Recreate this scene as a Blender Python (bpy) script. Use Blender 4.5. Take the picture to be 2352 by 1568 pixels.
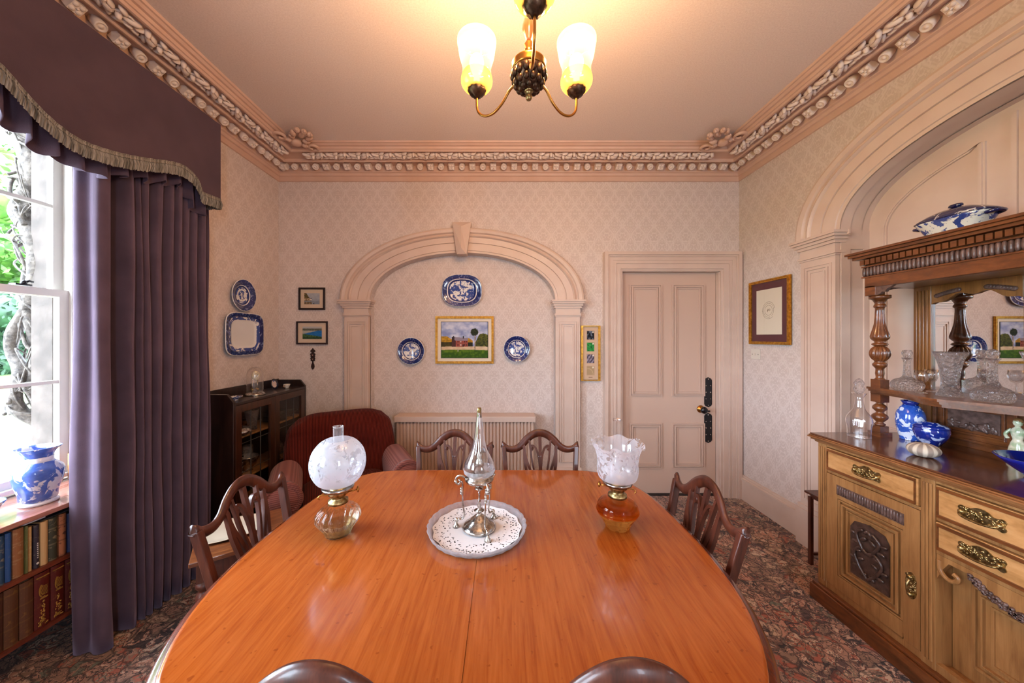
import bpy, bmesh, math, random
from mathutils import Vector, Matrix, noise
RN = random.Random(11)
pi = math.pi; sin = math.sin; cos = math.cos
sc = bpy.context.scene
for o in list(bpy.data.objects): bpy.data.objects.remove(o)
COL = sc.collection

def rgb(h, a=1.0):
    h = h.lstrip('#'); v = [int(h[i:i+2], 16)/255 for i in (0, 2, 4)]
    return tuple([(c/12.92 if c <= .04045 else ((c+.055)/1.055)**2.4) for c in v]+[a])

# ------------------------------------------------------------------ camera, world, exposure
CAMH = 1.5; F = 780.0; CX = 1156.0; CY = 775.0
cam = bpy.data.cameras.new('camera'); camo = bpy.data.objects.new('camera', cam); COL.objects.link(camo)
camo.location = (0, 0, CAMH); camo.rotation_euler = (pi/2, 0, 0)
cam.sensor_width = 36; cam.lens = F/2352*36; cam.shift_x = (1176-CX)/2352; cam.shift_y = -(784-CY)/2352
cam.clip_start = .02; cam.clip_end = 200
sc.camera = camo
sc.view_settings.view_transform = 'Standard'; sc.view_settings.look = 'None'
sc.view_settings.gamma = 1; sc.view_settings.use_curve_mapping = False
sc.view_settings.exposure = 0.9
SKY = 18.5; BULB = 16.0
w = bpy.data.worlds.new('overcast_sky'); sc.world = w; w.use_nodes = True
bg = w.node_tree.nodes['Background']; bg.inputs[0].default_value = (.69, .83, 1.0, 1); bg.inputs[1].default_value = SKY
sc.cycles.max_bounces = 12; sc.cycles.transparent_max_bounces = 16; sc.cycles.transmission_bounces = 10
sc.cycles.diffuse_bounces = 4; sc.cycles.caustics_refractive = False; sc.cycles.caustics_reflective = False
sc.cycles.sample_clamp_indirect = 4

def AY(px, py, Y): return Vector(((px-CX)*Y/F, Y, CAMH-(py-CY)*Y/F))

# ------------------------------------------------------------------ mesh builder
def cr(pts, n=6, closed=False):
    """Catmull-Rom through points of any dimension"""
    P = [tuple(p) for p in pts]; L = len(P); out = []
    rng = range(L) if closed else range(L-1)
    for i in rng:
        g = (lambda k: P[k % L]) if closed else (lambda k: P[min(max(k, 0), L-1)])
        a, b, c, d = g(i-1), g(i), g(i+1), g(i+2)
        for k in range(n):
            t = k/n
            out.append(tuple(.5*((2*b[j])+(-a[j]+c[j])*t+(2*a[j]-5*b[j]+4*c[j]-d[j])*t*t+(-a[j]+3*b[j]-3*c[j]+d[j])*t**3) for j in range(len(b))))
    if not closed: out.append(P[-1])
    return out

class MB:
    def __init__(s): s.v = []; s.f = []; s.s = []; s.uv = []
    def add(s, vs, fs, smooth=False, uvs=None, M=None):
        b = len(s.v)
        s.v += [tuple(M @ Vector(p)) for p in vs] if M is not None else [tuple(p) for p in vs]
        for i, f in enumerate(fs):
            s.f.append([b+k for k in f]); s.s.append(smooth)
            s.uv.append([uvs[k] for k in f] if uvs else None)
        return s
    def box(s, x0, x1, y0, y1, z0, z1, M=None):
        vs = [(x, y, z) for x in (x0, x1) for y in (y0, y1) for z in (z0, z1)]
        return s.add(vs, [(0, 1, 3, 2), (4, 6, 7, 5), (0, 4, 5, 1), (2, 3, 7, 6), (0, 2, 6, 4), (1, 5, 7, 3)], M=M)
    def cb(s, c, d, M=None):
        return s.box(c[0]-d[0]/2, c[0]+d[0]/2, c[1]-d[1]/2, c[1]+d[1]/2, c[2]-d[2]/2, c[2]+d[2]/2, M)
    def grid(s, fn, nu, nv, wu=False, smooth=True, uvf=None, M=None):
        cu = nu if wu else nu+1
        vs = [fn(i/nu, j/nv) for j in range(nv+1) for i in range(cu)]
        uvs = [(i/nu, j/nv) for j in range(nv+1) for i in range(cu)]
        fs = [(j*cu+i, j*cu+(i+1) % cu, (j+1)*cu+(i+1) % cu, (j+1)*cu+i) for j in range(nv) for i in range(nu)]
        return s.add(vs, fs, smooth, uvs, M)
    def lathe(s, prof, seg=32, c=(0, 0, 0), M=None, fl=None, sq=(1, 1), sm=True, n=1, sup=None, op=False):
        """prof (r,z) bottom to top; fl=(count,amp) flutes; sup = superellipse exponent"""
        if n > 1: prof = cr(prof, n)
        vs = []; uvs = []; m = len(prof)
        mr = max(p[0] for p in prof) or 1
        for r, z in prof:
            for i in range(seg):
                a = 2*pi*i/seg; rr = r
                if fl: rr = r*(1+fl[1]*cos(fl[0]*a)*(fl[2](z) if len(fl) > 2 else 1))
                if sup: rr *= (abs(cos(a))**sup+abs(sin(a))**sup)**(-1/sup)
                vs.append((c[0]+rr*cos(a)*sq[0], c[1]+rr*sin(a)*sq[1], c[2]+z)); uvs.append((i/seg, r/mr))
        fs = [(j*seg+i, j*seg+(i+1) % seg, (j+1)*seg+(i+1) % seg, (j+1)*seg+i) for j in range(m-1) for i in range(seg)]
        for e in (0, m-1):
            if prof[e][0] > 1e-5 and not op: fs.append(tuple(e*seg+i for i in (range(seg) if e else reversed(range(seg)))))
        return s.add(vs, fs, sm, uvs, M)
    def tube(s, path, r, seg=8, M=None, cap=True, closed=False, fl=None, sq=1):
        P = [Vector(p) for p in path]; n = len(P); up = None; vs = []
        rs = r if isinstance(r, (list, tuple)) else [r]*n
        for i in range(n):
            if closed: t = P[(i+1) % n]-P[i-1]
            else: t = P[min(i+1, n-1)]-P[max(i-1, 0)]
            if t.length < 1e-9: t = Vector((0, 0, 1))
            t.normalize()
            if up is None: up = t.orthogonal()
            up = (up-t*up.dot(t)); up = up.normalized() if up.length > 1e-6 else t.orthogonal().normalized()
            b = t.cross(up)
            for k in range(seg):
                a = 2*pi*k/seg; vs.append(P[i]+(up*cos(a)*sq+b*sin(a))*rs[i])
        m = n if closed else n-1
        fs = [(j*seg+i, j*seg+(i+1) % seg, ((j+1) % n)*seg+(i+1) % seg, ((j+1) % n)*seg+i) for j in range(m) for i in range(seg)]
        if cap and not closed: fs += [tuple(reversed(range(seg))), tuple((n-1)*seg+i for i in range(seg))]
        return s.add(vs, fs, True, None, M)
    def bar(s, path, w, d, nrm, M=None, closed=False, smooth=False):
        """rectangular section swept along a path lying in the plane with normal nrm; w in plane, d along nrm"""
        P = [Vector(p) for p in path]; n = len(P); N = Vector(nrm).normalized(); vs = []
        ws = w if isinstance(w, (list, tuple)) else [w]*n
        for i in range(n):
            t = (P[(i+1) % n]-P[i-1]) if closed else P[min(i+1, n-1)]-P[max(i-1, 0)]
            t.normalize(); b = N.cross(t).normalized()
            for (a, c) in ((-.5, -.5), (.5, -.5), (.5, .5), (-.5, .5)): vs.append(P[i]+b*a*ws[i]+N*c*d)
        m = n if closed else n-1
        fs = [(j*4+i, j*4+(i+1) % 4, ((j+1) % n)*4+(i+1) % 4, ((j+1) % n)*4+i) for j in range(m) for i in range(4)]
        if not closed: fs += [(3, 2, 1, 0), tuple((n-1)*4+i for i in range(4))]
        return s.add(vs, fs, smooth, None, M)
    def prism(s, poly, fn, d0, d1, smooth=False):
        """poly in 2D, fn(u,v,d)->world point"""
        n = len(poly); vs = [fn(p[0], p[1], d0) for p in poly]+[fn(p[0], p[1], d1) for p in poly]
        fs = [tuple(range(n)), tuple(reversed(range(n, 2*n)))]+[(i, (i+1) % n, n+(i+1) % n, n+i) for i in range(n)]
        return s.add(vs, fs, smooth)
    def blob(s, c, r, M=None, nu=10, nv=6, R=None):
        R = R or Matrix.Identity(3); C = Vector(c)
        vs = []
        for j in range(nv+1):
            ph = -pi/2+pi*j/nv
            for i in range(nu):
                a = 2*pi*i/nu; vs.append(C+R @ Vector((r[0]*cos(ph)*cos(a), r[1]*cos(ph)*sin(a), r[2]*sin(ph))))
        fs = [(j*nu+i, j*nu+(i+1) % nu, (j+1)*nu+(i+1) % nu, (j+1)*nu+i) for j in range(nv) for i in range(nu)]
        return s.add(vs, fs, True, None, M)
    def build(s, name, mat, parent=None, loc=None, rot=None, bev=0, sub=0, world=False, solid=0, weld=True):
        me = bpy.data.meshes.new(name); V = s.v
        if world and parent is not None:
            Mi = MATS[parent.name].inverted(); V = [tuple(Mi @ Vector(p)) for p in V]
        me.from_pydata(V, [], s.f)
        me.polygons.foreach_set('use_smooth', s.s)
        if any(u is not None for u in s.uv):
            ul = me.uv_layers.new(name='UVMap'); flat = []
            for f, u in zip(s.f, s.uv):
                for k in range(len(f)): flat += list(u[k]) if u else [0, 0]
            ul.data.foreach_set('uv', flat)
        if weld:
            bm = bmesh.new(); bm.from_mesh(me)
            bmesh.ops.remove_doubles(bm, verts=bm.verts, dist=1e-5)
            bmesh.ops.recalc_face_normals(bm, faces=bm.faces); bm.to_mesh(me); bm.free()
        me.materials.append(mat)
        o = bpy.data.objects.new(name, me); COL.objects.link(o)
        if parent is not None: o.parent = parent
        if loc is not None: o.location = loc
        if rot is not None: o.rotation_euler = rot
        if bev:
            m = o.modifiers.new('bevel', 'BEVEL'); m.width = bev; m.segments = 2; m.limit_method = 'ANGLE'; m.angle_limit = .7
        if solid:
            m = o.modifiers.new('solid', 'SOLIDIFY'); m.thickness = solid
        if sub:
            m = o.modifiers.new('sub', 'SUBSURF'); m.levels = sub; m.render_levels = sub
        return o
MATS = {}
def E(name, loc, rz=0, rot=None):
    o = bpy.data.objects.new(name, None); COL.objects.link(o); o.location = loc
    o.rotation_euler = rot if rot else (0, 0, rz); o.empty_display_size = .1
    MATS[o.name] = Matrix.Translation(loc) @ (o.rotation_euler.to_matrix().to_4x4())
    return o
def tag(o, label, cat, group=None):
    o['label'] = label; o['category'] = cat
    if group: o['group'] = group
    return o
def st(o): o['kind'] = 'structure'; return o
def T(name, label, cat, loc, rz=0, group=None, rot=None): return tag(E(name, loc, rz, rot), label, cat, group)
def dup(root, loc, rz=0, label=None):
    def cp(o, par):
        c = o.copy(); COL.objects.link(c)
        if par is not None: c.parent = par
        for k in o.children: cp(k, c)
        return c
    r = cp(root, None); r.location = loc; r.rotation_euler = (0, 0, rz)
    if label: r['label'] = label
    return r
def frame(c, ex, ey):
    ex = Vector(ex).normalized(); ey = Vector(ey).normalized(); ez = ex.cross(ey); c = Vector(c)
    return Matrix(((ex.x, ey.x, ez.x, c.x), (ex.y, ey.y, ez.y, c.y), (ex.z, ey.z, ez.z, c.z), (0, 0, 0, 1)))

# ------------------------------------------------------------------ materials
class Nt:
    def __init__(s, name):
        s.m = bpy.data.materials.new(name); s.m.use_nodes = True; s.t = s.m.node_tree; s.b = s.t.nodes['Principled BSDF']; s.out = s.t.nodes['Material Output']
    def n(s, ty, ins=None, **pr):
        x = s.t.nodes.new('ShaderNode'+ty)
        for k, v in pr.items(): setattr(x, k, v)
        for k, v in (ins or {}).items(): s.set(x.inputs[k], v)
        return x
    def set(s, inp, v):
        if isinstance(v, bpy.types.NodeSocket): s.t.links.new(v, inp)
        else: inp.default_value = v
    def mt(s, op, a, b=0.0, c=0.0): return s.n('Math', {0: a, 1: b, 2: c}, operation=op).outputs[0]
    def mix(s, f, a, b, bt='MIX'):
        x = s.n('Mix', data_type='RGBA', blend_type=bt); s.set(x.inputs[0], f); s.set(x.inputs[6], a); s.set(x.inputs[7], b); return x.outputs[2]
    def ramp(s, f, stops, interp='LINEAR'):
        x = s.n('ValToRGB', {0: f}); r = x.color_ramp; r.interpolation = interp
        while len(r.elements) < len(stops): r.elements.new(.5)
        for e, (p, c) in zip(r.elements, stops): e.position = p; e.color = c
        return x.outputs[0]
    def obj(s): return s.n('TexCoord').outputs['Object']
    def pos(s): return s.n('NewGeometry').outputs['Position']
    def mapp(s, v, sc3=(1, 1, 1), loc=(0, 0, 0), rot=(0, 0, 0)): return s.n('Mapping', {0: v, 1: loc, 2: rot, 3: sc3}).outputs[0]
    def noi(s, v, scale, detail=3, rough=.5, dist=0): return s.n('TexNoise', {'Vector': v, 'Scale': scale, 'Detail': detail, 'Roughness': rough, 'Distortion': dist}).outputs[0]
    def bump(s, h, strength=.3, dist=.01): s.set(s.b.inputs['Normal'], s.n('Bump', {'Strength': strength, 'Distance': dist, 'Height': h}).outputs[0])
    def P(s, **k):
        names = dict(col='Base Color', rough='Roughness', metal='Metallic', coat='Coat Weight', crough='Coat Roughness', sheen='Sheen Weight', trans='Transmission Weight', ior='IOR', spec='Specular IOR Level', em='Emission Color', ems='Emission Strength', stint='Sheen Tint', sss='Subsurface Weight')
        for a, v in k.items(): s.set(s.b.inputs[names[a]], v)
        return s
def plain(name, c, rough=.5, **k):
    x = Nt(name).P(col=rgb(c), rough=rough, **k)
    return x.m
def noisy(name, c1, c2, scale=20, rough=.5, bump=0, bscale=None, detail=3, lo=.35, hi=.65, **k):
    x = Nt(name); o = x.obj(); f = x.noi(o, scale, detail)
    x.P(col=x.ramp(f, [(lo, rgb(c1)), (hi, rgb(c2))]), rough=rough, **k)
    if bump: x.bump(x.noi(o, bscale or scale, 3), bump)
    return x.m
def wood(name, c1, c2, c3, sc3=(14, 14, 1.2), rough=.3, coat=.3, scale=3, bump=.05, crough=.1, pos=False):
    x = Nt(name); o = x.mapp(x.pos() if pos else x.obj(), sc3)
    g = x.noi(o, scale, 5, .6, .6); g2 = x.noi(x.mapp(o, (4, 4, 1)), scale*2, 3)
    f = x.mt('ADD', x.mt('MULTIPLY', g, .75), x.mt('MULTIPLY', g2, .25))
    x.P(col=x.ramp(f, [(.3, rgb(c1)), (.5, rgb(c2)), (.7, rgb(c3))]), rough=rough, coat=coat, crough=crough)
    if bump: x.bump(f, bump, .003)
    return x.m
def thin_glass(name, tint=(1, 1, 1, 1), refl=1.0, haze=0):
    x = Nt(name); x.t.nodes.remove(x.b)
    fc = x.n('LayerWeight', {0: .5}).outputs[1]; fr = x.mt('ADD', .045, x.mt('MULTIPLY', x.mt('POWER', fc, 4.0), .8))
    tr = x.n('BsdfTransparent', {0: tint}).outputs[0]; gl = x.n('BsdfGlossy', {0: (1, 1, 1, 1), 'Roughness': .02}).outputs[0]
    if haze:
        hz = x.mt('ADD', haze, x.mt('MULTIPLY', x.mt('POWER', fc, 3.0), .55))
        tr = x.n('MixShader', {0: hz, 1: tr, 2: x.n('BsdfTranslucent', {0: (.9, .9, .93, 1)}).outputs[0]}).outputs[0]
    ms = x.n('MixShader', {0: x.mt('MINIMUM', x.mt('MULTIPLY', fr, refl), .9), 1: tr, 2: gl}).outputs[0]
    x.t.links.new(ms, x.out.inputs[0]); return x.m
def crystal(name, tint=(1, 1, 1, 1), bscale=0, bstr=.5, rough=0.0, frost=0):
    """cut or plain thick clear glass"""
    x = Nt(name); x.t.nodes.remove(x.b)
    nr = None
    if bscale:
        v = x.n('TexVoronoi', {'Vector': x.obj(), 'Scale': bscale}).outputs[0]
        nr = x.n('Bump', {'Strength': bstr, 'Distance': .01, 'Height': v}).outputs[0]
    i = {0: tint, 'Roughness': rough, 'IOR': 1.5}
    if nr: i['Normal'] = nr
    g = x.n('BsdfGlass', i).outputs[0]; tr = x.n('BsdfTransparent', {0: tint}).outputs[0]
    ms = x.n('MixShader', {0: .55, 1: tr, 2: g}).outputs[0]
    if frost:
        wd = x.n('MixShader', {0: .5, 1: x.n('BsdfDiffuse', {0: (.92, .92, .95, 1)}).outputs[0], 2: x.n('BsdfTranslucent', {0: (.92, .92, .95, 1)}).outputs[0]}).outputs[0]
        ms = x.n('MixShader', {0: frost, 1: ms, 2: wd}).outputs[0]
    x.t.links.new(ms, x.out.inputs[0]); return x.m

# wallpaper: pale ogee damask
def wallpaper(name, base, light):
    x = Nt(name); p = x.n('SeparateXYZ', {0: x.pos()}).outputs
    u = x.mt('DIVIDE', x.mt('ADD', p[0], p[1]), .15); v = x.mt('DIVIDE', p[2], .205)
    tri = x.mt('PINGPONG', x.mt('ADD', u, x.mt('MULTIPLY', x.mt('SINE', x.mt('MULTIPLY', v, 4*pi)), .0)), .5)
    A = x.mt('ADD', x.mt('MULTIPLY', x.mt('COSINE', x.mt('MULTIPLY', v, 2*pi)), .2), .25)
    d = x.mt('ABSOLUTE', x.mt('SUBTRACT', tri, A))
    line = x.n('MapRange', {0: d, 1: .03, 2: .08, 3: .68, 4: 0.0}).outputs[0]
    d2 = x.mt('ABSOLUTE', x.mt('SUBTRACT', x.mt('ABSOLUTE', x.mt('SUBTRACT', tri, A)), .14))
    line2 = x.n('MapRange', {0: d2, 1: .01, 2: .04, 3: .38, 4: 0.0}).outputs[0]
    cv = x.n('CombineXYZ', {0: tri, 1: x.mt('FRACT', v), 2: x.mt('FLOOR', x.mt('MULTIPLY', v, 1.0))}).outputs[0]
    mo = x.noi(cv, 11, 3); mo = x.n('MapRange', {0: mo, 1: .5, 2: .58, 3: 0.0, 4: .8}).outputs[0]
    f = x.mt('MAXIMUM', line, x.mt('MAXIMUM', line2, mo))
    fine = x.noi(x.pos(), 260, 2)
    f = x.mt('MULTIPLY', f, x.n('MapRange', {0: fine, 1: .3, 2: .7, 3: .65, 4: 1.0}).outputs[0])
    x.P(col=x.mix(f, rgb(base), rgb(light)), rough=.75, spec=.2); x.bump(f, .08, .002)
    return x.m
WP = wallpaper('damask_wallpaper', '#cbbbb3', '#ded1ca')
TRIM = noisy('painted_trim', '#ccb3a4', '#d2bbac', 6, .42)
TRIMD = plain('painted_door', '#c9ac9a', .4)
CORN = noisy('shadow_toned_plaster', '#cda995', '#d2b09d', 8, .5)  # cornice ground darkened in colour to carry the shadows between rosettes
ORN = noisy('plaster_ornament', '#e2d0c5', '#eadad0', 30, .6)
x = Nt('ceiling_paper'); f = x.noi(x.pos(), 120, 3, .7)
x.P(col=x.ramp(f, [(.35, rgb('#dccac0')), (.65, rgb('#e8d8ce'))]), rough=.8, spec=.1); x.bump(f, .15, .003); CEIL = x.m
# carpet
x = Nt('floral_carpet'); p = x.pos(); q = x.n('VectorMath', {0: p, 1: x.n('VectorMath', {0: x.n('TexNoise', {'Vector': p, 'Scale': 9.0, 'Detail': 3.0}).outputs[1], 1: (.12, .12, 0)}, operation='MULTIPLY').outputs[0]}, operation='ADD').outputs[0]
vo = x.n('TexVoronoi', {'Vector': q, 'Scale': 13.0}, feature='F1'); ed = x.n('TexVoronoi', {'Vector': q, 'Scale': 13.0}, feature='DISTANCE_TO_EDGE').outputs[0]
cell = x.n('SeparateColor', {0: vo.outputs['Color']}).outputs[0]
nz = x.noi(q, 30, 3); nb = x.noi(p, 13, 4, .6, 1.5)
pal = [(0, rgb('#8d7566')), (.16, rgb('#a98878')), (.3, rgb('#4a4040')), (.42, rgb('#b58a78')), (.55, rgb('#c9b3a0')), (.68, rgb('#5f4c4a')), (.78, rgb('#a2624f')), (.88, rgb('#bfa690')), (.95, rgb('#6d7468'))]
c1 = x.ramp(cell, pal, 'CONSTANT')
c2 = x.ramp(x.mt('FRACT', x.mt('ADD', cell, x.mt('MULTIPLY', nz, 2.2))), pal, 'CONSTANT')
c = x.mix(x.mt('GREATER_THAN', nz, .5), c1, c2)
dk = x.n('MapRange', {0: ed, 1: .02, 2: .07, 3: 1.0, 4: 0.0}).outputs[0]
sw = x.n('MapRange', {0: x.mt('ABSOLUTE', x.mt('SUBTRACT', nb, .5)), 1: .015, 2: .03, 3: .7, 4: 0.0}).outputs[0]
dk = x.mt('MAXIMUM', x.mt('MULTIPLY', dk, .7), sw)
c = x.mix(1.0, c, (.98, .88, .81, 1), 'MULTIPLY')
x.P(col=x.mix(dk, c, rgb('#1c1618')), rough=.95, spec=.1, sheen=.2); x.bump(x.noi(p, 300, 2), .4, .004); CARPET = x.m

# table mahogany: grain runs along y
x = Nt('polished_mahogany'); o = x.mapp(x.obj(), (20, 1.6, 20)); g = x.noi(o, 2.6, 6, .62, .5); g2 = x.noi(x.mapp(x.obj(), (90, 4, 90)), 2, 3); pa = x.noi(x.obj(), 2.2, 3)
f = x.mt('ADD', x.mt('ADD', x.mt('MULTIPLY', g, .5), x.mt('MULTIPLY', g2, .22)), x.mt('MULTIPLY', pa, .28))
col = x.ramp(f, [(.36, rgb('#8a3c12')), (.5, rgb('#9c4e1b')), (.64, rgb('#ab5b25'))])
sp = x.n('MapRange', {0: x.noi(x.obj(), 45, 2), 1: .68, 2: .73, 3: 0.0, 4: .6}).outputs[0]
col = x.mix(sp, col, rgb('#7a3410'))
rv = x.n('MapRange', {0: x.noi(x.obj(), 5, 4, .65), 1: .3, 2: .7, 3: .12, 4: .26}).outputs[0]
x.P(col=col, rough=rv, coat=.35, crough=.06); x.bump(x.noi(x.obj(), 7, 3), .02, .004); TABLE = x.m
MAHOG = wood('dark_mahogany', '#2e130a', '#4a2114', '#60301d', (10, 10, 2), .38, .18)
OAKM = wood('mirror_frame_oak', '#5f3a1b', '#835428', '#9a6835', (14, 14, 1.5), .3, .3, 2.5, .1)
MAHOGL = wood('red_mahogany', '#6a2e16', '#8a4424', '#9c5430', (10, 10, 2), .28, .35)
OAK = wood('golden_oak', '#956535', '#b8844f', '#c99662', (12, 2.0, 12), .35, .35, 2.5, .1)
OAKV = wood('golden_oak_upright', '#774d29', '#98693c', '#ab7b4a', (14, 14, 1.5), .35, .35, 2.5, .1)
OAKD = wood('brown_oak', '#43240f', '#69391a', '#834b24', (12, 2, 12), .3, .45, 2.5, .1)
OAKT = wood('oak_top', '#3a1c10', '#57301d', '#6b4029', (10, 1.4, 10), .18, .6, 2.5, .04)
CARVE = noisy('carved_dark_oak', '#4a342c', '#6c5148', 40, .38, .3, 60, coat=.1)
DKW = wood('near_black_oak', '#120a08', '#22130e', '#35201a', (12, 12, 1.5), .3, .35)
SHELFW = wood('cabinet_shelf_wood', '#6a4324', '#8d6238', '#a17445', (3, 10, 10), .45, .1)
BOOKW = wood('bookcase_wood', '#4a1d12', '#6e3220', '#82452c', (10, 1.2, 10), .35, .3)
BRASS = noisy('aged_brass', '#75603a', '#c4ac78', 90, .34, .1, metal=1.0)
BRASSD = noisy('dark_bronze', '#3a2a20', '#5e4636', 60, .38, .15, metal=.9)
COPPER = plain('antique_brass', '#b07a3a', .28, metal=1.0)
SILVER = noisy('tarnished_silver', '#8d857e', '#d9d4cc', 60, .2, .1, metal=1.0)
GOLD = noisy('gilt', '#a06a1c', '#d09a3c', 50, .33, .1, metal=.75)
THIN = thin_glass('thin_clear_glass'); PANE = thin_glass('window_glass', refl=.5)
CUT = crystal('cut_crystal', (.97, .97, .98, 1), 90, .8, frost=.05); CLEAR = thin_glass('plain_crystal', (.95, .95, .96, 1), 2.4); CUT2 = crystal('diamond_cut_crystal', (.97, .97, .99, 1), 60, 1.0, frost=.06)
CUTP = crystal('sparkling_cut_crystal', (.97, .97, .99, 1), 75, 1.0, frost=.30)
AMBG = crystal('amber_glass', (.85, .42, .08, 1)); PALEG = crystal('pale_amber_glass', (.95, .88, .70, 1))
WHITEP = plain('window_paint', '#e9e4da', .45)
BLACK = plain('black_lacquer', '#0c0b10', .25)
def velvet(name, a, b):
    x = Nt(name); f = x.noi(x.obj(), 6, 4); g = x.noi(x.obj(), 400, 2)
    x.P(col=x.ramp(f, [(.3, rgb(a)), (.7, rgb(b))]), rough=.85, sheen=.5, spec=.15); x.b.inputs['Sheen Tint'].default_value = rgb('#c9b4d0'); x.bump(g, .2, .002); return x.m
VELV = velvet('mauve_velvet', '#493b48', '#5a4957'); VELD = velvet('mauve_pelmet_velvet', '#43343a', '#4d3c42')
x = Nt('grey_fringe'); f = x.noi(x.mapp(x.obj(), (1, 260, 8)), 1, 3); x.P(col=x.ramp(f, [(.35, rgb('#4c4840')), (.65, rgb('#98928a'))]), rough=.85); x.bump(f, .6, .006); FRINGE = x.m
# corduroy
x = Nt('maroon_corduroy'); s = x.n('SeparateXYZ', {0: x.obj()}).outputs; wv = x.mt('SINE', x.mt('MULTIPLY', s[0], 620.0)); fz = x.noi(x.obj(), 5, 3)
x.P(col=x.mix(x.n('MapRange', {0: wv, 1: -.5, 2: .8, 3: 0.0, 4: 1.0}).outputs[0], rgb('#340e09'), x.ramp(fz, [(.3, rgb('#641f16')), (.7, rgb('#7a2c20'))])), rough=.9, sheen=.05, spec=.1); x.bump(wv, .5, .004); CORD = x.m
x = Nt('pink_corduroy'); s = x.n('SeparateXYZ', {0: x.obj()}).outputs; wv = x.mt('SINE', x.mt('MULTIPLY', s[2], 500.0))
x.P(col=x.mix(x.n('MapRange', {0: wv, 1: -.5, 2: .8, 3: 0.0, 4: 1.0}).outputs[0], rgb('#7a453e'), rgb('#90584f')), rough=.9, sheen=.15, spec=.1); x.bump(wv, .3, .003); CORDP = x.m
# blue and white china
BL1 = '#1b2a66'; BL2 = '#3b57a8'; WH = '#e4e2e0'
def china(name, scale=16, thr=.5, white=WH, b1=BL1, b2=BL2, rough=.12, dist=1.2, detail=4):
    x = Nt(name); o = x.obj(); f = x.noi(o, scale, detail, .55, dist); h = x.noi(o, scale*2.5, 3)
    m = x.n('MapRange', {0: f, 1: thr-.015, 2: thr+.015, 3: 0.0, 4: 1.0}).outputs[0]
    x.P(col=x.mix(m, rgb(white), x.mix(h, rgb(b1), rgb(b2))), rough=rough, coat=.5, crough=.05); return x.m
def plate_mat(name, bands, scale, thr=.5, wh=WH, rimc=BL1, rough=.12):
    """bands: list of (v0, kind) kind in 'w' white 'd' dark blue 'r' dark with pale flecks 's' scene"""
    x = Nt(name); uv = x.n('SeparateXYZ', {0: x.n('TexCoord').outputs['UV']}).outputs; v = uv[1]
    o = x.obj(); f = x.noi(o, scale, 4, .6, 1.0); g = x.noi(o, scale*2.2, 3, .6, .6)
    sc_ = x.mix(x.n('MapRange', {0: f, 1: thr-.02, 2: thr+.02, 3: 0.0, 4: 1.0}).outputs[0], rgb(wh), x.mix(g, rgb(BL1), rgb(BL2)))
    rm = x.mix(x.n('MapRange', {0: g, 1: .56, 2: .62, 3: 0.0, 4: .6}).outputs[0], rgb(rimc), rgb('#8f9bc8'))
    D = {'w': rgb(wh), 'd': rgb(rimc), 'r': rm, 's': sc_}
    col = D[bands[0][1]]
    for v0, k in bands[1:]:
        col = x.mix(x.mt('GREATER_THAN', x.mt('ADD', v, x.mt('MULTIPLY', x.mt('SUBTRACT', g, .5), .03)), v0), col, D[k])
    x.P(col=col, rough=rough, coat=.6, crough=.04); return x.m
# ------------------------------------------------------------------ room shell
XL = -2.13; XR = 2.235; YB = 3.22; YF = -2.3; ZC = 3.15
def arc(c, a, b, z0, n, N=40):
    out = []
    for i in range(N+1):
        t = pi*i/N; cx_, s_ = cos(t), sin(t)
        out.append((c+a*math.copysign(abs(cx_)**(2/n), cx_), z0+b*abs(s_)**(2/n)))
    return out
MB().box(XL-.5, XR+.3, YF-.2, YB+.15, -.08, 0).build('floor', CARPET)['kind'] = 'structure'
MB().box(XL-.5, XR+.3, YF-.2, YB+.15, ZC, ZC+.1).build('ceiling', CEIL)['kind'] = 'structure'
# back wall with shallow arched recess and the doorway
BA = dict(c=-.385, ai=.875, bi=.45, ao=1.145, bo=.675, z=1.85, n=2.05)
DX0, DX1, DZ = 1.12, 2.045, 2.125
aw = arc(BA['c'], BA['ai'], BA['bi'], BA['z'], BA['n'])
out = [(XL-.05, 0), (BA['c']-BA['ai'], 0)]+list(reversed(aw))+[(BA['c']+BA['ai'], 0), (DX0, 0), (DX0, DZ), (DX1, DZ), (DX1, 0), (XR+.05, 0), (XR+.05, ZC), (XL-.05, ZC)]
mb = MB(); mb.prism(out, lambda u, v, d: (u, YB+d, v), 0, .09)
mb.box(XL-.05, XR+.05, YB+.091, YB+.15, 0, ZC)
st(mb.build('wall_back', WP))
# right wall with deep arched niche
RA = dict(c=1.25, ai=.985, bi=.42, ao=1.29, bo=.68, z=2.2, n=2.25); XN = 2.40
aw = arc(RA['c'], RA['ai'], RA['bi'], RA['z'], RA['n'])
out = [(YF, 0), (RA['c']-RA['ai'], 0)]+list(reversed(aw))+[(RA['c']+RA['ai'], 0), (YB+.05, 0), (YB+.05, ZC), (YF, ZC)]
mb = MB(); mb.prism(out, lambda u, v, d: (XR+d, u, v), 0, XN-XR)
st(mb.build('wall_right', WP))
mb = MB(); mb.box(XN, XN+.05, YF, YB+.05, 0, ZC)
pan = mb
def moulded(mb, path, nrm, w=.03, d=.012):
    mb.bar(path, w, d, nrm); mb.bar(path, w*.45, d*1.9, nrm)
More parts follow.
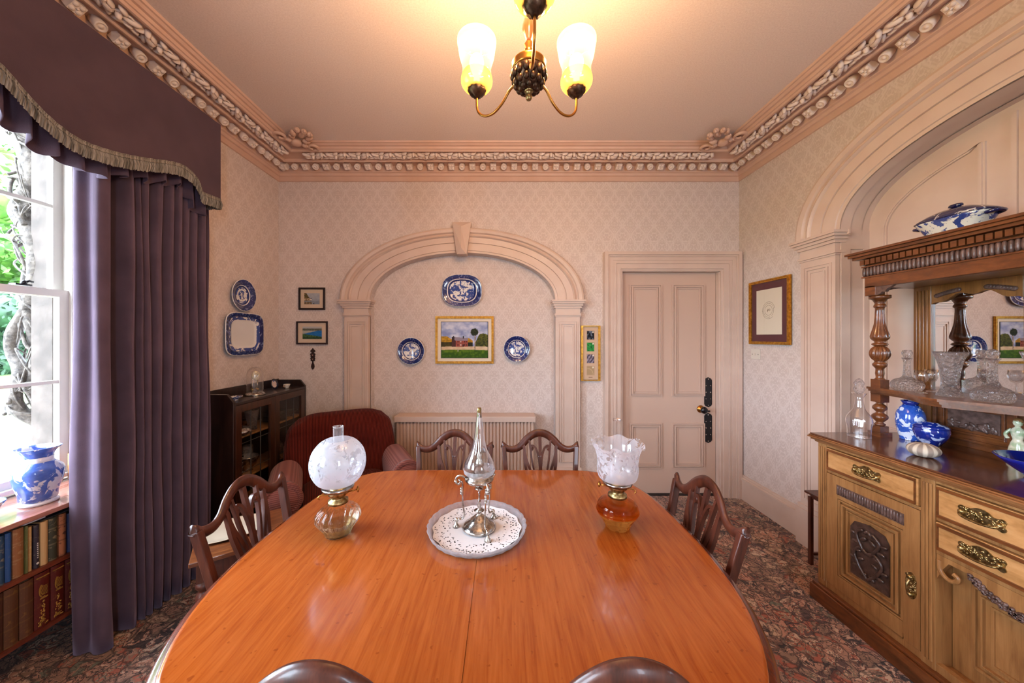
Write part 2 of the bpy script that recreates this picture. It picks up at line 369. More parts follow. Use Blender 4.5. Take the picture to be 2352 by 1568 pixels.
# niche panelling: arched side panels and a middle panel
for sgn in (1, -1):
    p0, p1 = .86, .45
    pts = []
    N = 16
    a2, b2 = .885, .36
    tt = [math.acos(min(1, (p1/a2)))*(1-i/N) for i in range(N+1)]
    top = [(RA['c']+sgn*a2*cos(t), 2.16+b2*sin(t)**.9) for t in tt]
    path = [(RA['c']+sgn*p1, 1.0)]+top+[(RA['c']+sgn*a2, 1.0)]
    moulded(pan, [(XN-.004, y, z) for y, z in path], (1, 0, 0))
    pan.bar([(XN-.004, RA['c']+sgn*.34, 1.0), (XN-.004, RA['c']+sgn*.34, 2.56)], .018, .012, (1, 0, 0))
    path = [(RA['c']+sgn*.885, .25), (RA['c']+sgn*.45, .25), (RA['c']+sgn*.45, .93), (RA['c']+sgn*.885, .93)]
    moulded(pan, [(XN-.004, y, z) for y, z in path], (1, 0, 0), .03)
moulded(pan, [(XN-.004, RA['c']-.28, 1.0), (XN-.004, RA['c']-.28, 2.5), (XN-.004, RA['c']+.28, 2.5), (XN-.004, RA['c']+.28, 1.0)], (1, 0, 0))
st(pan.build('wall_niche', TRIM))
# left wall: window recess to the floor, second window behind the viewer
WY0, WY1, WZ1 = .45, 1.95, 2.78
XW = XL-.32
out = [(YF, 0), (YF, ZC), (YB+.05, ZC), (YB+.05, 0), (WY1, 0), (WY1, WZ1), (WY0, WZ1), (WY0, 0), (-.4, 0), (-.4, .0), (-.4, WZ1), (-1.7, WZ1), (-1.7, 0)]
out = [(YF, 0), (YF, ZC), (YB+.05, ZC), (YB+.05, 0), (WY1, 0), (WY1, WZ1), (WY0, WZ1), (WY0, 0), (-.3, 0), (-.3, WZ1), (-1.9, WZ1), (-1.9, 0)]
mb = MB(); mb.prism(out, lambda u, v, d: (XL-d, u, v), 0, .3)
for a, b in ((WY0, WY1), (-1.9, -.3)): mb.box(XL-.42, XL-.3, a-.02, b+.02, 0, .72); mb.box(XL-.42, XL-.3, a-.02, b+.02, 2.72, ZC)
st(mb.build('wall_left', WP))
mb = MB(); mb.box(XL, 1.15, YF-.1, YF, 0, ZC); mb.box(1.75, XR+.2, YF-.1, YF, 0, ZC); mb.box(1.15, 1.75, YF-.1, YF, 2.4, ZC); mb.box(1.15, 1.75, YF-.1, YF, 0, 1.0)
st(mb.build('wall_rear', WP))

# ------------------------------------------------------------------ cornice
prof = [(0, 2.975), (.012, 2.978), (.014, 3.018), (.026, 3.022), (.034, 3.040), (.048, 3.046), (.05, 3.050), (.056, 3.098), (.142, 3.104), (.144, 3.090), (.150, 3.083), (.160, 3.083), (.166, 3.092), (.168, 3.108),
        (.292, 3.114), (.294, 3.098), (.302, 3.092), (.314, 3.093), (.322, 3.104), (.330, 3.106), (.336, 3.122), (.350, 3.124), (.362, 3.136), (.372, 3.138), (.378, ZC)]
def run(side):
    mb = MB()
    def pt(d, z, e):
        if side == 'L': return (XL+d, (YB-d) if e else YF, z)
        if side == 'R': return (XR-d, (YB-d) if e else YF, z)
        return ((XR-d) if e else (XL+d), YB-d, z)
    n = len(prof); vs = [pt(d, z, e) for e in (0, 1) for d, z in prof]
    mb.add(vs, [(i, i+1, n+i+1, n+i) for i in range(n-1)])
    return mb
def place(side, s, d, z):
    """s along the run measured from the back corner (or from the left corner for the back run)"""
    if side == 'L': return Vector((XL+d, YB-s, z)), Vector((0, -1, 0)), Vector((1, 0, 0))
    if side == 'R': return Vector((XR-d, YB-s, z)), Vector((0, -1, 0)), Vector((-1, 0, 0))
    return Vector((XL+s, YB-d, z)), Vector((1, 0, 0)), Vector((0, -1, 0))
for k, side in enumerate('LBR'):
    o = st(run(side).build('trim_%d' % (k+1), CORN))
    L = (XR-XL) if side == 'B' else 2.9
    lf = MB(); bk = MB()
    def leaf(s, d, la, lb, ang, h=.012, zo=0):
        h *= 1.6; zo += .006
        c, a, b = place(side, s, d, 3.108-zo)
        ex = a*cos(ang)+b*sin(ang); ey = -a*sin(ang)+b*cos(ang)
        Rm = Matrix((ex, ey, Vector((0, 0, 1)))).transposed()
        lf.blob(c, (la, lb, h), R=Rm, nu=8, nv=5)
    P = .2; s0 = .27 if side != 'B' else .30; nU = int((L-s0*(2 if side == 'B' else 1))/P)
    off = ((L-2*s0)-nU*P)/2 if side == 'B' else 0
    for i in range(nU+1 if side != 'B' else nU):
        b = s0+off+i*P
        leaf(b+.03, .250, .042, .016, -.45, .014); leaf(b+.045, .205, .036, .015, -.9, .012); leaf(b+.02, .215, .03, .012, -.1, .014)
        leaf(b+.075, .232, .015, .015, 0, .020, .004); leaf(b+.085, .268, .03, .012, .3, .012); leaf(b+.09, .198, .022, .011, .6, .012)
        leaf(b+.12, .228, .042, .020, .5, .016, .002); leaf(b+.135, .205, .034, .012, .75, .012); leaf(b+.128, .252, .03, .01, .3, .014)
        leaf(b+.165, .262, .015, .015, 0, .018, .003); leaf(b+.185, .24, .024, .009, -.7, .012); leaf(b+.18, .205, .03, .011, .1, .011)
        # spiral stem
        pth = []
        for q in range(13):
            t = q/12; ss = b+P*t; dd = .23+.038*sin(2*pi*t)
            pth.append(place(side, ss, dd, 3.100)[0])
        lf.tube(pth, .007, 5)
    lf.build('leaf_frieze', ORN, o)
    n = int((L-.1)/.095)
    for i in range(n+1):
        s = .09+i*.095 if side != 'B' else .12+i*(L-.24)/round((L-.24)/.095)
        if side == 'B' and i > round((L-.24)/.095): break
        c, a, b = place(side, s, .108, 3.062)
        nrm = (b*.62+Vector((0, 0, -.78))).normalized(); e2 = nrm.cross(a)
        M = Matrix((a, e2, nrm)).transposed().to_4x4(); M.translation = c
        if i % 2: bk.lathe([(.027, -.045), (.027, .004), (.022, .009), (.019, .004), (.010, .003), (.007, .009), (0, .010)], 14, M=M)
        else:
            bk.box(-.026, .026, -.026, .026, -.045, .004, M=M)
            for qx in (-1, 1):
                for qy in (-1, 1): bk.blob(M @ Vector((qx*.013, qy*.013, .004)), (.012, .012, .007), R=M.to_3x3(), nu=8, nv=4)
            bk.blob(M @ Vector((0, 0, .008)), (.006, .006, .006), nu=6, nv=4)
    bk.build('rosette_blocks', ORN, o)
# acanthus corner pieces on the ceiling
for k, sx in enumerate((-1, 1)):
    mb = MB(); cx0 = XL+.378 if sx < 0 else XR-.378; c0 = Vector((cx0-sx*.07, YB-.378-.07, ZC-.02))
    q = lambda a, b, c: (c0.x-sx*a, c0.y-b, c0.z+c)
    for e in (0, 1):
        pth = []; rad = []
        for i in range(22):
            t = i/21; r = .062*(1-t*.75); a = 2.4+t*8.5
            u, v = .075+r*cos(a), -.085+r*sin(a)
            if e: u, v = v, u
            pth.append(q(u, v, -.018-.02*t)); rad.append(.017*(1-.5*t))
        mb.tube(pth, rad, 7)
    mb.blob(q(-.02, -.02, -.025), (.045, .045, .03))
    for (u, v, l, an) in ((.09, .09, .07, .78), (.12, .04, .05, .4), (.04, .12, .05, 1.2), (.15, .09, .03, .3), (.09, .15, .03, 1.3), (.13, .13, .03, .8), (.0, .07, .04, 1.6), (.07, .0, .04, 0), (-.05, .03, .03, 2.2), (.03, -.05, .03, -.5)):
        Rm = Matrix.Rotation(math.atan2(-sin(an), -sx*cos(an)), 3, 'Z')
        mb.blob(q(u, v, -.02-RN.random()*.015), (l*.75, .022, .02), R=Rm)
        mb.blob(q(u+.02*cos(an), v+.02*sin(an), -.035), (l*.45, .012, .012), R=Rm)
    st(mb.build('trim_%d' % (4+k), CORN))

# ------------------------------------------------------------------ arch surrounds
def surround(name, A, fn, keystone=None, leg_d=.05):
    """fn(s, d, z) maps along-wall s, projection d into room, height"""
    mb = MB()
    P = [(0, -.005), (0, .022), (.08, .022), (.09, .03), (.36, .034), (.37, .027), (.39, .027), (.40, .038), (.62, .042), (.63, .05), (.66, .060), (.74, .046), (.76, .046), (.80, .066), (.90, .072), (.96, .066), (1, .05), (1, -.005)]
    N = 48; vs = []
    for i in range(N+1):
        t = pi*i/N; c_, s_ = cos(t), sin(t); k = 2/A['n']
        for r, d in P:
            a = A['ai']+(A['ao']-A['ai'])*r; b = A['bi']+(A['bo']-A['bi'])*r
            vs.append(fn(A['c']+a*math.copysign(abs(c_)**k, c_), d, A['z']+b*abs(s_)**k))
    m = len(P)
    mb.add(vs, [(i*m+j, i*m+j+1, (i+1)*m+j+1, (i+1)*m+j) for i in range(N) for j in range(m-1)], False)
    for sg in (1, -1):
        si = A['c']+sg*A['ai']; so = A['c']+sg*(A['ao']-.045); sm_ = (si+so)/2; hw = abs(so-si)/2
        def bx(w, d, z0, z1, d0=-.01): mb.prism([(sm_-w, z0), (sm_+w, z0), (sm_+w, z1), (sm_-w, z1)], lambda u, v, dd: fn(u, dd, v), d0, d)
        zt = A['z']; H = zt-.155
        bx(hw, leg_d, 0, H); bx(hw+.02, leg_d+.02, 0, .26); bx(hw+.012, leg_d+.012, .26, .29)
        # sunk panel mouldings
        for (ins, dd) in ((.22, .012), (.40, .018), (.58, .010)):
            w = hw*(1-ins)
            path = [fn(sm_-w, leg_d, .34), fn(sm_-w, leg_d, H-.02-ins*.12), fn(sm_+w, leg_d, H-.02-ins*.12), fn(sm_+w, leg_d, .34)]
            n_ = Vector(fn(0, 1, 0))-Vector(fn(0, 0, 0))
            mb.bar(path, .013, dd, n_, closed=True)
        bx(hw+.006, leg_d+.006, H, H+.012); bx(hw+.012, leg_d+.014, H+.012, H+.03); bx(hw+.002, leg_d+.004, H+.03, zt-.075)
        bx(hw+.014, leg_d+.016, zt-.075, zt-.055); bx(hw+.024, leg_d+.028, zt-.055, zt-.035); bx(hw+.036, leg_d+.042, zt-.035, zt-.018); bx(hw+.044, leg_d+.052, zt-.018, zt)
    if keystone:
        c, z0, z1, w0, w1 = keystone
        pl = [(c-w0, z0), (c+w0, z0), (c+w1, z1), (c-w1, z1)]
        mb.prism(pl, lambda u, v, dd: fn(u, dd, v), 0, .085)
        n0 = len(mb.v)
        base = [fn(u, .085, v) for u, v in pl]; tipa = fn(c, .125, z0+.05); tipb = fn(c, .125, z1-.05)
        mb.add(base+[tipa, tipb], [(0, 1, 4), (1, 2, 5, 4), (2, 3, 5), (3, 0, 4, 5)])
    return st(mb.build(name, TRIM))
surround('trim_6', BA, lambda s, d, z: (s, YB-d, z), keystone=(BA['c']-.0, 2.27, 2.565, .045, .088))
o = surround('trim_7', RA, lambda s, d, z: (XR-d, s, z))
# panelled soffit and jambs of the niche
mb = MB(); N = 40; A = RA
def sof(t, x, ins=.004):
    k = 2/A['n']; return (x, A['c']+(A['ai']-ins)*math.copysign(abs(cos(t))**k, cos(t)), A['z']+(A['bi']-ins)*abs(sin(t))**k)
for x0, x1, ins in ((XR-.02, XR+.045, .006), (XR+.125, XN, .006), (XR-.02, XN, .001)):
    mb.add([sof(pi*i/N, x_, ins) for i in range(N+1) for x_ in (x0, x1)], [(2*i, 2*i+1, 2*i+3, 2*i+2) for i in range(N)], True)
for sg in (1, -1):
    y = A['c']+sg*A['ai']
    mb.box(XR-.02, XN, min(y, y-sg*.002), max(y, y-sg*.002), 0, A['z']+.005)
    for (xa, xb) in ((XR-.02, XR+.04), (XR+.13, XN)): mb.box(xa, xb, min(y, y-sg*.01), max(y, y-sg*.01), 0, A['z'])
    mb.box(XR+.04, XR+.13, min(y, y-sg*.01), max(y, y-sg*.01), A['z']-.12, A['z']); mb.box(XR+.04, XR+.13, min(y, y-sg*.01), max(y, y-sg*.01), .3, .42)
    mb.box(XR-.01, XR+.0, min(y, y-sg*.05), max(y, y-sg*.05), A['z']-.03, A['z'])
st(mb.build('trim_8', TRIM))

# ------------------------------------------------------------------ baseboards
def board(mb, a, b, nrm, h=.21):
    a = Vector(a); b = Vector(b); n = Vector(nrm)
    for d, z0, z1 in ((.022, 0, h-.045), (.030, h-.045, h-.03), (.02, h-.03, h-.018), (.012, h-.018, h)):
        vs = [a+Vector((0, 0, z0)), b+Vector((0, 0, z0)), b+n*d+Vector((0, 0, z0)), a+n*d+Vector((0, 0, z0))]
        vs += [v+Vector((0, 0, z1-z0)) for v in vs]
        mb.add(vs, [(3, 2, 1, 0), (4, 5, 6, 7), (0, 1, 5, 4), (1, 2, 6, 5), (2, 3, 7, 6), (3, 0, 4, 7)])
mb = MB(); board(mb, (XR, YB, 0), (XR, 2.52, 0), (-1, 0, 0), .225); board(mb, (XR, -.1, 0), (XR, YF, 0), (-1, 0, 0), .225); st(mb.build('baseboard_right', TRIM))
mb = MB(); board(mb, (XL, YB, 0), (-1.5, YB, 0), (0, -1, 0), .225); board(mb, (.76, YB, 0), (.94, YB, 0), (0, -1, 0), .225); board(mb, (-1.25, YB+.09, 0), (.48, YB+.09, 0), (0, -1, 0), .225); st(mb.build('baseboard_back', TRIM))
mb = MB(); board(mb, (XL, 3.2, 0), (XL, WY1, 0), (1, 0, 0), .225); board(mb, (XL-.3, WY0, 0), (XL-.3, WY1, 0), (1, 0, 0), .18); st(mb.build('baseboard_left', TRIM))

# ------------------------------------------------------------------ door
d = st(E('door_1', ((DX0+DX1)/2, YB, 0)))
mb = MB(); yl = YB+.035
mb.box(DX0+.008, DX1-.012, yl, yl+.045, .012, DZ-.006)
fr = MB()
cxs = [AY(p, 775, 3.255).x for p in (1445, 1520, 1543, 1618)]
zs = [CAMH-(p-775)*3.255/F for p in (653, 910, 971, 1075)]
for (xa, xb) in ((cxs[0], cxs[1]), (cxs[2], cxs[3])):
    for (zt, zb) in ((zs[0], zs[1]), (zs[2], zs[3])):
        for ins, w, dd in ((.006, .016, .022), (.026, .018, .034), (.047, .014, .016)):
            path = [(xa+ins, yl, zb+ins), (xb-ins, yl, zb+ins), (xb-ins, yl, zt-ins), (xa+ins, yl, zt-ins)]
            mb.bar(path, w, dd, (0, 1, 0), closed=True)
mb.build('door_leaf', TRIMD, d, world=True)
mb = MB()
for off, w, dd in ((.0, .022, .03), (.02, .047, .042), (.065, .014, .050), (.077, .022, .046), (.097, .034, .050), (.129, .018, .058), (.145, .030, .070), (.172, .012, .056)):
    q = off+w/2; wl = MB(); xr_ = min(DX1+q, XR-.012)
    o0, o1 = (off, off+w)
    pl = [(DX0-o1, 0), (DX0-o1, DZ+o1), (DX1+o1, DZ+o1), (DX1+o1, 0), (DX1+o0, 0), (DX1+o0, DZ+o0), (DX0-o0, DZ+o0), (DX0-o0, 0)]
    pl = [(min(u, XR-.004-.0005*k), v) for k, (u, v) in enumerate(pl)]
    if DX1+o0 < XR-.02: mb.prism(pl, lambda u, v, d: (u, YB-d, v), 0, dd)
mb.box(DX0-.002, DX0+.006, YB-.01, YB+.085, 0, DZ); mb.box(DX1-.008, DX1+.004, YB-.01, YB+.085, 0, DZ); mb.box(DX0, DX1, YB-.01, YB+.085, DZ-.004, DZ+.004)
mb.build('door_frame', TRIM, d, world=True)
MB().box(DX0, DX1, YB+.0, YB+.085, 0, .012).build('threshold', plain('dark_threshold', '#1d1614', .6), d, world=True)
for (pt, pb) in ((866, 935), (948, 1017)):
    a = AY(1626.5, pt, yl-.004); b = AY(1626.5, pb, yl-.004); xm = a.x; w = .036
    pl = [(xm-w, b.z+.03), (xm-w*.75, b.z+.014), (xm, b.z), (xm+w*.75, b.z+.014), (xm+w, b.z+.03), (xm+w, a.z-.03), (xm+w*.75, a.z-.014), (xm, a.z), (xm-w*.75, a.z-.014), (xm-w, a.z-.03)]
    fp = MB().prism(pl, lambda u, v, dd: (u, yl-dd, v), -.001, .006).build('finger_plate', BLACK, d, world=True)
    k = MB()
    for j in range(5):
        for sx in (-1, 1) if 0 < j < 4 else (0,):
            k.blob((xm+sx*w*.6, yl-.007, b.z+.018+(a.z-b.z-.036)*j/4), (.006, .003, .006), nu=8, nv=5)
    sp = MATS[d.name].inverted(); ch = MB(); ch.add([sp @ Vector(v) for v in k.v], k.f, True)
    ch.build('stud', SILVER, fp)
kb = AY(1609, 939, yl)
mb = MB(); M = frame((kb.x, yl, kb.z), (1, 0, 0), (0, 0, 1)); mb.lathe([(.036, 0), (.036, .004), (.03, .010), (.014, .014), (.012, .03), (0, .03)], 24, M=M, n=1)
M2 = frame((kb.x, yl, kb.z), (1, 0, 0), (0, 0, 1)); mb.build('knob_rose', COPPER, d, world=True)
kn = MB(); kn.lathe([(.011, .025), (.012, .035), (.024, .042), (.032, .055), (.030, .07), (.018, .08), (0, .082)], 24, M=M, n=3); kn.blob((kb.x+.045, yl-.06, kb.z-.008), (.014, .006, .008)); kn.build('door_knob', BLACK, d, world=True)
mb = MB()
for z in (1.93, .3): mb.tube([(DX0+.004, yl-.006, z-.05), (DX0+.004, yl-.006, z+.05)], .007, 8)
mb.build('hinge', COPPER, d, world=True)

# ------------------------------------------------------------------ windows
def sash_window(name, x, y0, y1, z0, z1, cols=3, axis='x', upper=True):
    r = st(E(name, (x, (y0+y1)/2, z0) if axis == 'x' else ((y0+y1)/2, x, z0)))
    def bx(m, d0, d1, a, b, c, e):
        if axis == 'x': m.box(x+d0, x+d1, a, b, c, e)
        else: m.box(a, b, x+d0, x+d1, c, e)
    fr = MB()
    bx(fr, -.05, .05, y0, y0+.03, z0, z1); bx(fr, -.05, .05, y1-.03, y1, z0, z1); bx(fr, -.05, .05, y0+.03, y1-.03, z1-.03, z1); bx(fr, -.06, .06, y0+.03, y1-.03, z0, z0+.02)
    fr.build('window_frame', WHITEP, r, world=True)
    zm = (z0+z1)/2; ya, yb = y0+.03, y1-.03
    for nm, za, zb, dx in (('upper_sash', zm-.02, z1-.03, -.02), ('lower_sash', z0+.02, zm+.02, .015)):
        m = MB(); d0, d1 = dx-.017, dx+.017
        bx(m, d0, d1, ya, ya+.04, za, zb); bx(m, d0, d1, yb-.04, yb, za, zb); bx(m, d0, d1, ya+.04, yb-.04, za, za+(.038)); bx(m, d0, d1, ya+.04, yb-.04, zb-.038, zb)
        bx(m, d0+.004, d1-.004, ya+.04, yb-.04, (za+zb)/2-.009, (za+zb)/2+.009)
        for i in range(1, cols): yy = ya+(yb-ya)*i/cols; bx(m, d0+.004, d1-.004, yy-.009, yy+.009, za+.038, zb-.038)
        s_ = m.build(nm, WHITEP, r, world=True)
        g = MB(); vi = MATS[r.name].inverted(); bx(g, dx-.002, dx+.002, ya+.02, yb-.02, za+.02, zb-.02)
        g2 = MB(); g2.add([vi @ Vector(v) for v in g.v], g.f); g2.build('pane', PANE, s_)
    return r
w1 = sash_window('window_1', XL-.32, WY0+.02, WY1-.03, .74, 2.74)
mb = MB(); lz = 1.764
mb.box(XL-.325, XL-.29, 1.685, 1.745, lz, lz+.008); mb.blob((XL-.305, 1.725, lz+.015), (.012, .012, .014)); mb.tube([(XL-.305, 1.725, lz+.018), (XL-.30, 1.74, lz+.026), (XL-.30, 1.755, lz+.022)], .006, 6)
mb.build('sash_lock', BLACK, w1, world=True)
sash_window('window_2', XL-.32, -1.88, -.32, .74, 2.74)
sash_window('added_window_3', YF-.05, 1.15, 1.75, 1.0, 2.4, 1, 'y')  # unseen rear window, added and sized for its light on the walls
# portals guide the daylight through two windows and the added rear opening
def portal(name, loc, rot, sx, sy):
    l = bpy.data.lights.new(name, 'AREA'); l.shape = 'RECTANGLE'; l.size = sx; l.size_y = sy; l.cycles.is_portal = True
    o = bpy.data.objects.new(name, l); COL.objects.link(o); o.location = loc; o.rotation_euler = rot
portal('daylight_portal', (XL-.44, 1.2, 1.73), (0, -pi/2, 0), 2.1, 1.5)
portal('daylight_portal', (XL-.44, -1.1, 1.73), (0, -pi/2, 0), 2.1, 1.6)
portal('daylight_portal', (1.45, YF-.14, 1.7), (pi/2, 0, 0), .6, 1.4)
# ------------------------------------------------------------------ chandelier
ch = T('chandelier', 'three-arm bronze chandelier with lit amber and clear glass shades hanging from the ceiling', 'chandelier', (.09, 1.2, ZC))
C0 = Vector((.09, 1.2, 0)); zb = 2.425
def L(prof, seg=32, **k):
    m = MB(); m.lathe(prof, seg, **k); return m
m = MB()
m.lathe([(0, zb-.055), (.012, zb-.056), (.03, zb-.05), (.048, zb-.03), (.058, zb), (.059, zb+.012)], 32, c=(C0.x, C0.y, 0), n=2)
for row, (zz, rr, cnt, sz) in enumerate(((zb-.004, .055, 14, .013), (zb-.028, .045, 12, .012), (zb-.045, .028, 8, .010))):
    for i in range(cnt):
        a = 2*pi*(i+.5*row)/cnt; m.blob((C0.x+rr*cos(a), C0.y+rr*sin(a), zz), (.012, .012, sz*1.3), nu=8, nv=6)
m.build('acanthus_bowl', BRASSD, ch, world=True)
L([(.060, zb+.012), (.062, zb+.018), (.060, zb+.034), (.062, zb+.038), (.056, zb+.046), (.030, zb+.058), (.014, zb+.064), (.012, zb+.08), (.018, zb+.086), (.010, zb+.094), (.016, zb+.11), (.010, zb+.12), (0, zb+.12)], 32, c=(C0.x, C0.y, 0)).build('gallery', COPPER, ch, world=True)
L([(0, zb-.088), (.008, zb-.086), (.011, zb-.076), (.009, zb-.062), (.015, zb-.058), (.015, zb-.052), (0, zb-.05)], 20, c=(C0.x, C0.y, 0), n=2).build('finial', BRASS, ch, world=True)
L([(.008, zb+.12), (.014, zb+.14), (.022, zb+.165), (.016, zb+.20), (.010, zb+.225), (.014, zb+.24), (.008, zb+.25), (.006, zb+.26), (.006, ZC-.05), (0, ZC-.05)], 24, c=(C0.x, C0.y, 0), fl=(8, .06), n=2).build('stem', MAHOGL, ch, world=True)
L([(.006, ZC-.06), (.03, ZC-.045), (.05, ZC-.02), (.055, ZC), (0, ZC)], 24, c=(C0.x, C0.y, 0)).build('ceiling_rose', BRASS, ch, world=True)
# shade glass: amber bowl, clear upper tulip
def shade_mat(name, t, f, gl=.08):
    x = Nt(name); x.t.nodes.remove(x.b)
    tl = x.n('BsdfTranslucent', {0: t}).outputs[0]; df = x.n('BsdfDiffuse', {0: t}).outputs[0]
    tr = x.n('BsdfTransparent', {0: (1, .95, .85, 1)}).outputs[0]; g = x.n('BsdfGlossy', {0: (1, 1, 1, 1), 'Roughness': .05}).outputs[0]
    a = x.n('MixShader', {0: .3, 1: tl, 2: df}).outputs[0]; b = x.n('MixShader', {0: f, 1: a, 2: tr}).outputs[0]
    x.t.links.new(x.n('MixShader', {0: gl, 1: b, 2: g}).outputs[0], x.out.inputs[0]); return x.m
AMBSH = shade_mat('amber_shade_glass', (.50, .36, .10, 1), .10); CLSH = shade_mat('ribbed_clear_shade_glass', (.60, .48, .30, 1), .86, .14)
x = Nt('lit_bulb'); x.P(col=(1, 1, 1, 1), em=(1, .70, .36, 1), ems=9); BULBM = x.m
for a in (-pi/2, pi/6, 5*pi/6):
    dx, dy = cos(a), sin(a); ra = .222
    sx_, sy_ = C0.x+dx*ra, C0.y+dy*ra; zc = 2.43
    pts = cr([(.045, zb-.01), (.075, zb-.022), (.11, zb-.062), (.15, zb-.085), (.19, zb-.08), (.218, zb-.05), (ra, zc-.002)], 5)
    arm = MB().tube([(C0.x+dx*r, C0.y+dy*r, z) for r, z in pts], .0048, 8).build('arm', COPPER, ch, world=True)
    L([(.010, zc-.006), (.013, zc), (.022, zc+.004), (.033, zc+.018), (.035, zc+.034), (.030, zc+.036), (0, zc+.02)], 24, c=(sx_, sy_, 0), fl=(12, .05)).build('shade_cup', BRASSD, ch, world=True)
    L([(.026, zc+.022), (.044, zc+.028), (.058, zc+.045), (.061, zc+.062), (.057, zc+.078), (.053, zc+.086)], 32, c=(sx_, sy_, 0), n=3, op=True).build('amber_bowl', AMBSH, ch, world=True)
    L([(.053, zc+.086), (.056, zc+.092), (.052, zc+.099), (.055, zc+.105), (.052, zc+.112), (.058, zc+.125), (.066, zc+.15), (.071, zc+.18), (.072, zc+.195), (.075, zc+.2), (.075, zc+.215), (.073, zc+.218)], 36, c=(sx_, sy_, 0), op=True).build('clear_shade', CLSH, ch, world=True)
    L([(.012, zc+.03), (.012, zc+.07), (.014, zc+.08), (.024, zc+.105), (.028, zc+.13), (.022, zc+.15), (.010, zc+.16), (0, zc+.162)], 20, c=(sx_, sy_, 0), n=2).build('bulb', BULBM, ch, world=True)
    l = bpy.data.lights.new('bulb_light', 'POINT'); l.energy = BULB; l.color = (1, .60, .30); l.shadow_soft_size = .035
    lo = bpy.data.objects.new('bulb_light', l); COL.objects.link(lo); lo.parent = ch; lo.location = (sx_-.09, sy_-1.2, zc+.175-ZC)

# ------------------------------------------------------------------ pelmet and curtain
XP = -1.82
pl = T('pelmet', 'mauve velvet pelmet board with scalloped grey fringed edge above the window', 'pelmet', (XL+.02, 1.2, 2.9))
half = [(0, 2.475), (.03, 2.475), (.10, 2.412), (.175, 2.362), (.263, 2.338), (.393, 2.358), (.523, 2.399), (.673, 2.456), (.758, 2.462), (.822, 2.425), (.843, 2.372), (.87, 2.368), (.987, 2.378)]
half = cr(half, 3)
YCN = 1.2
prof_p = [(YCN-s, z) for s, z in reversed(half)]+[(YCN+s, z) for s, z in half[1:]]
ZT = 2.868
m = MB(); m.prism(prof_p+[(prof_p[-1][0], ZT), (prof_p[0][0], ZT)], lambda u, v, d: (XP-d, u, v), 0, .02)
for yy in (prof_p[0][0], prof_p[-1][0]-.02): m.box(XL+.01, XP-.02, yy, yy+.02, 2.376, ZT)
m.box(XL+.01, XP-.02, prof_p[0][0]+.02, prof_p[-1][0]-.02, ZT-.02, ZT)
m.build('velvet_board', VELD, pl, world=True)
# fringe: braid and hanging threads
m = MB(); s_acc = 0; vs = []; fine = []
for i in range(len(prof_p)-1):
    a, b = prof_p[i], prof_p[i+1]; l = math.hypot(b[0]-a[0], b[1]-a[1]); k = max(1, int(l/.0035))
    for j in range(k): fine.append((a[0]+(b[0]-a[0])*j/k, a[1]+(b[1]-a[1])*j/k))
end = prof_p[-1]; fine += [end]
yb_, zb_ = end
m.bar([(XP+.003, y, z+.004) for y, z in fine[::4]], .016, .008, (1, 0, 0))
for off in (.0105, -.0035): m.tube([(XP+.007, y, z+off+.001*sin(i*1.7)) for i, (y, z) in enumerate(fine[::3])], .0028, 5)
n = len(fine)
for i, (y, z) in enumerate(fine):
    dx = .003*sin(i*2.1)+.002*RN.random(); dz = .052+.008*RN.random()
    vs += [(XP+.003+dx, y, z-.002), (XP+.009+dx*1.6, y+.0012*RN.uniform(-1, 1), z-.026), (XP+.004+dx, y+.002*RN.uniform(-1, 1), z-dz)]
m.add(vs, [(3*i+j, 3*i+3+j, 3*i+4+j, 3*i+1+j) for i in range(n-1) for j in (0, 1)])
# return of the fringe to the wall
vs = []
for i in range(81):
    xx = XP-(XP-XL-.01)*i/80; vs += [(xx, yb_+.003+.003*sin(i*2.), zb_+.012), (xx, yb_+.004+.004*sin(i*2.), zb_-.05-.006*RN.random())]
m.add(vs, [(2*i, 2*i+2, 2*i+3, 2*i+1) for i in range(80)])
m.build('fringe', FRINGE, pl, world=True, weld=False)
# gathered frill behind the board
def frill(t, v):
    y = prof_p[0][0]+.03+(prof_p[-1][0]-prof_p[0][0]-.06)*t
    z = None
    for (a, b) in zip(prof_p, prof_p[1:]):
        if a[0] <= y <= b[0]: z = a[1]+(b[1]-a[1])*(y-a[0])/max(1e-6, b[0]-a[0]); break
    z = (z or 2.4)-.095-.012*sin(y*60)+.01*sin(y*23); zt = 2.62
    amp = .006+.03*(1-v)
    return (XP-.062+amp*math.tanh(1.6*sin(y*72+1.2*sin(y*9))), y+.012*(1-v)*cos(y*72), z+(zt-z)*v)
MB().grid(frill, 420, 6).build('gathered_frill', VELV, pl, world=True, solid=.003)
cu = T('curtain', 'floor-length mauve velvet curtain gathered in deep folds beside the window', 'curtain', (-1.97, 1.9, 0))
pts = [(-2.042, 1.62), (-2.035, 1.597), (-2.00, 1.592), (-1.965, 1.612), (-1.93, 1.600), (-1.90, 1.602), (-1.885, 1.63), (-1.91, 1.65), (-2.03, 1.665), (-2.04, 1.69), (-2.035, 1.715)]
y = 1.735
ws_ = [.055, .03, .05, .06, .045, .05, .06, .05, .065]
for w_ in ws_:
    xo = -1.90+RN.uniform(-.008, .012)
    pts += [(xo-.01, y), (xo, y+w_*.28), (xo-.02, y+w_*.6), (-1.99, y+w_*.68), (-2.0, y+w_*.85), (-1.985, y+w_*.97)]
    y += w_+.002
pts += [(-1.93, y+.01), (-1.96, y+.03), (-2.03, y+.035)]
cp = cr(pts, 6); NC = len(cp)-1
def cur(t, v):
    i = min(NC, int(round(t*NC))); x_, y_ = cp[i]; z = .006+2.68*v
    k = 1-.12*v+.05*sin(v*5+i*.05); wob = .006*noise.noise(Vector((x_*9, y_*9, z*1.3)))
    return (-1.95+(x_+1.95)*k+wob*1.5, y_+wob-.015*(v-.5)*sin(i*.02), z)
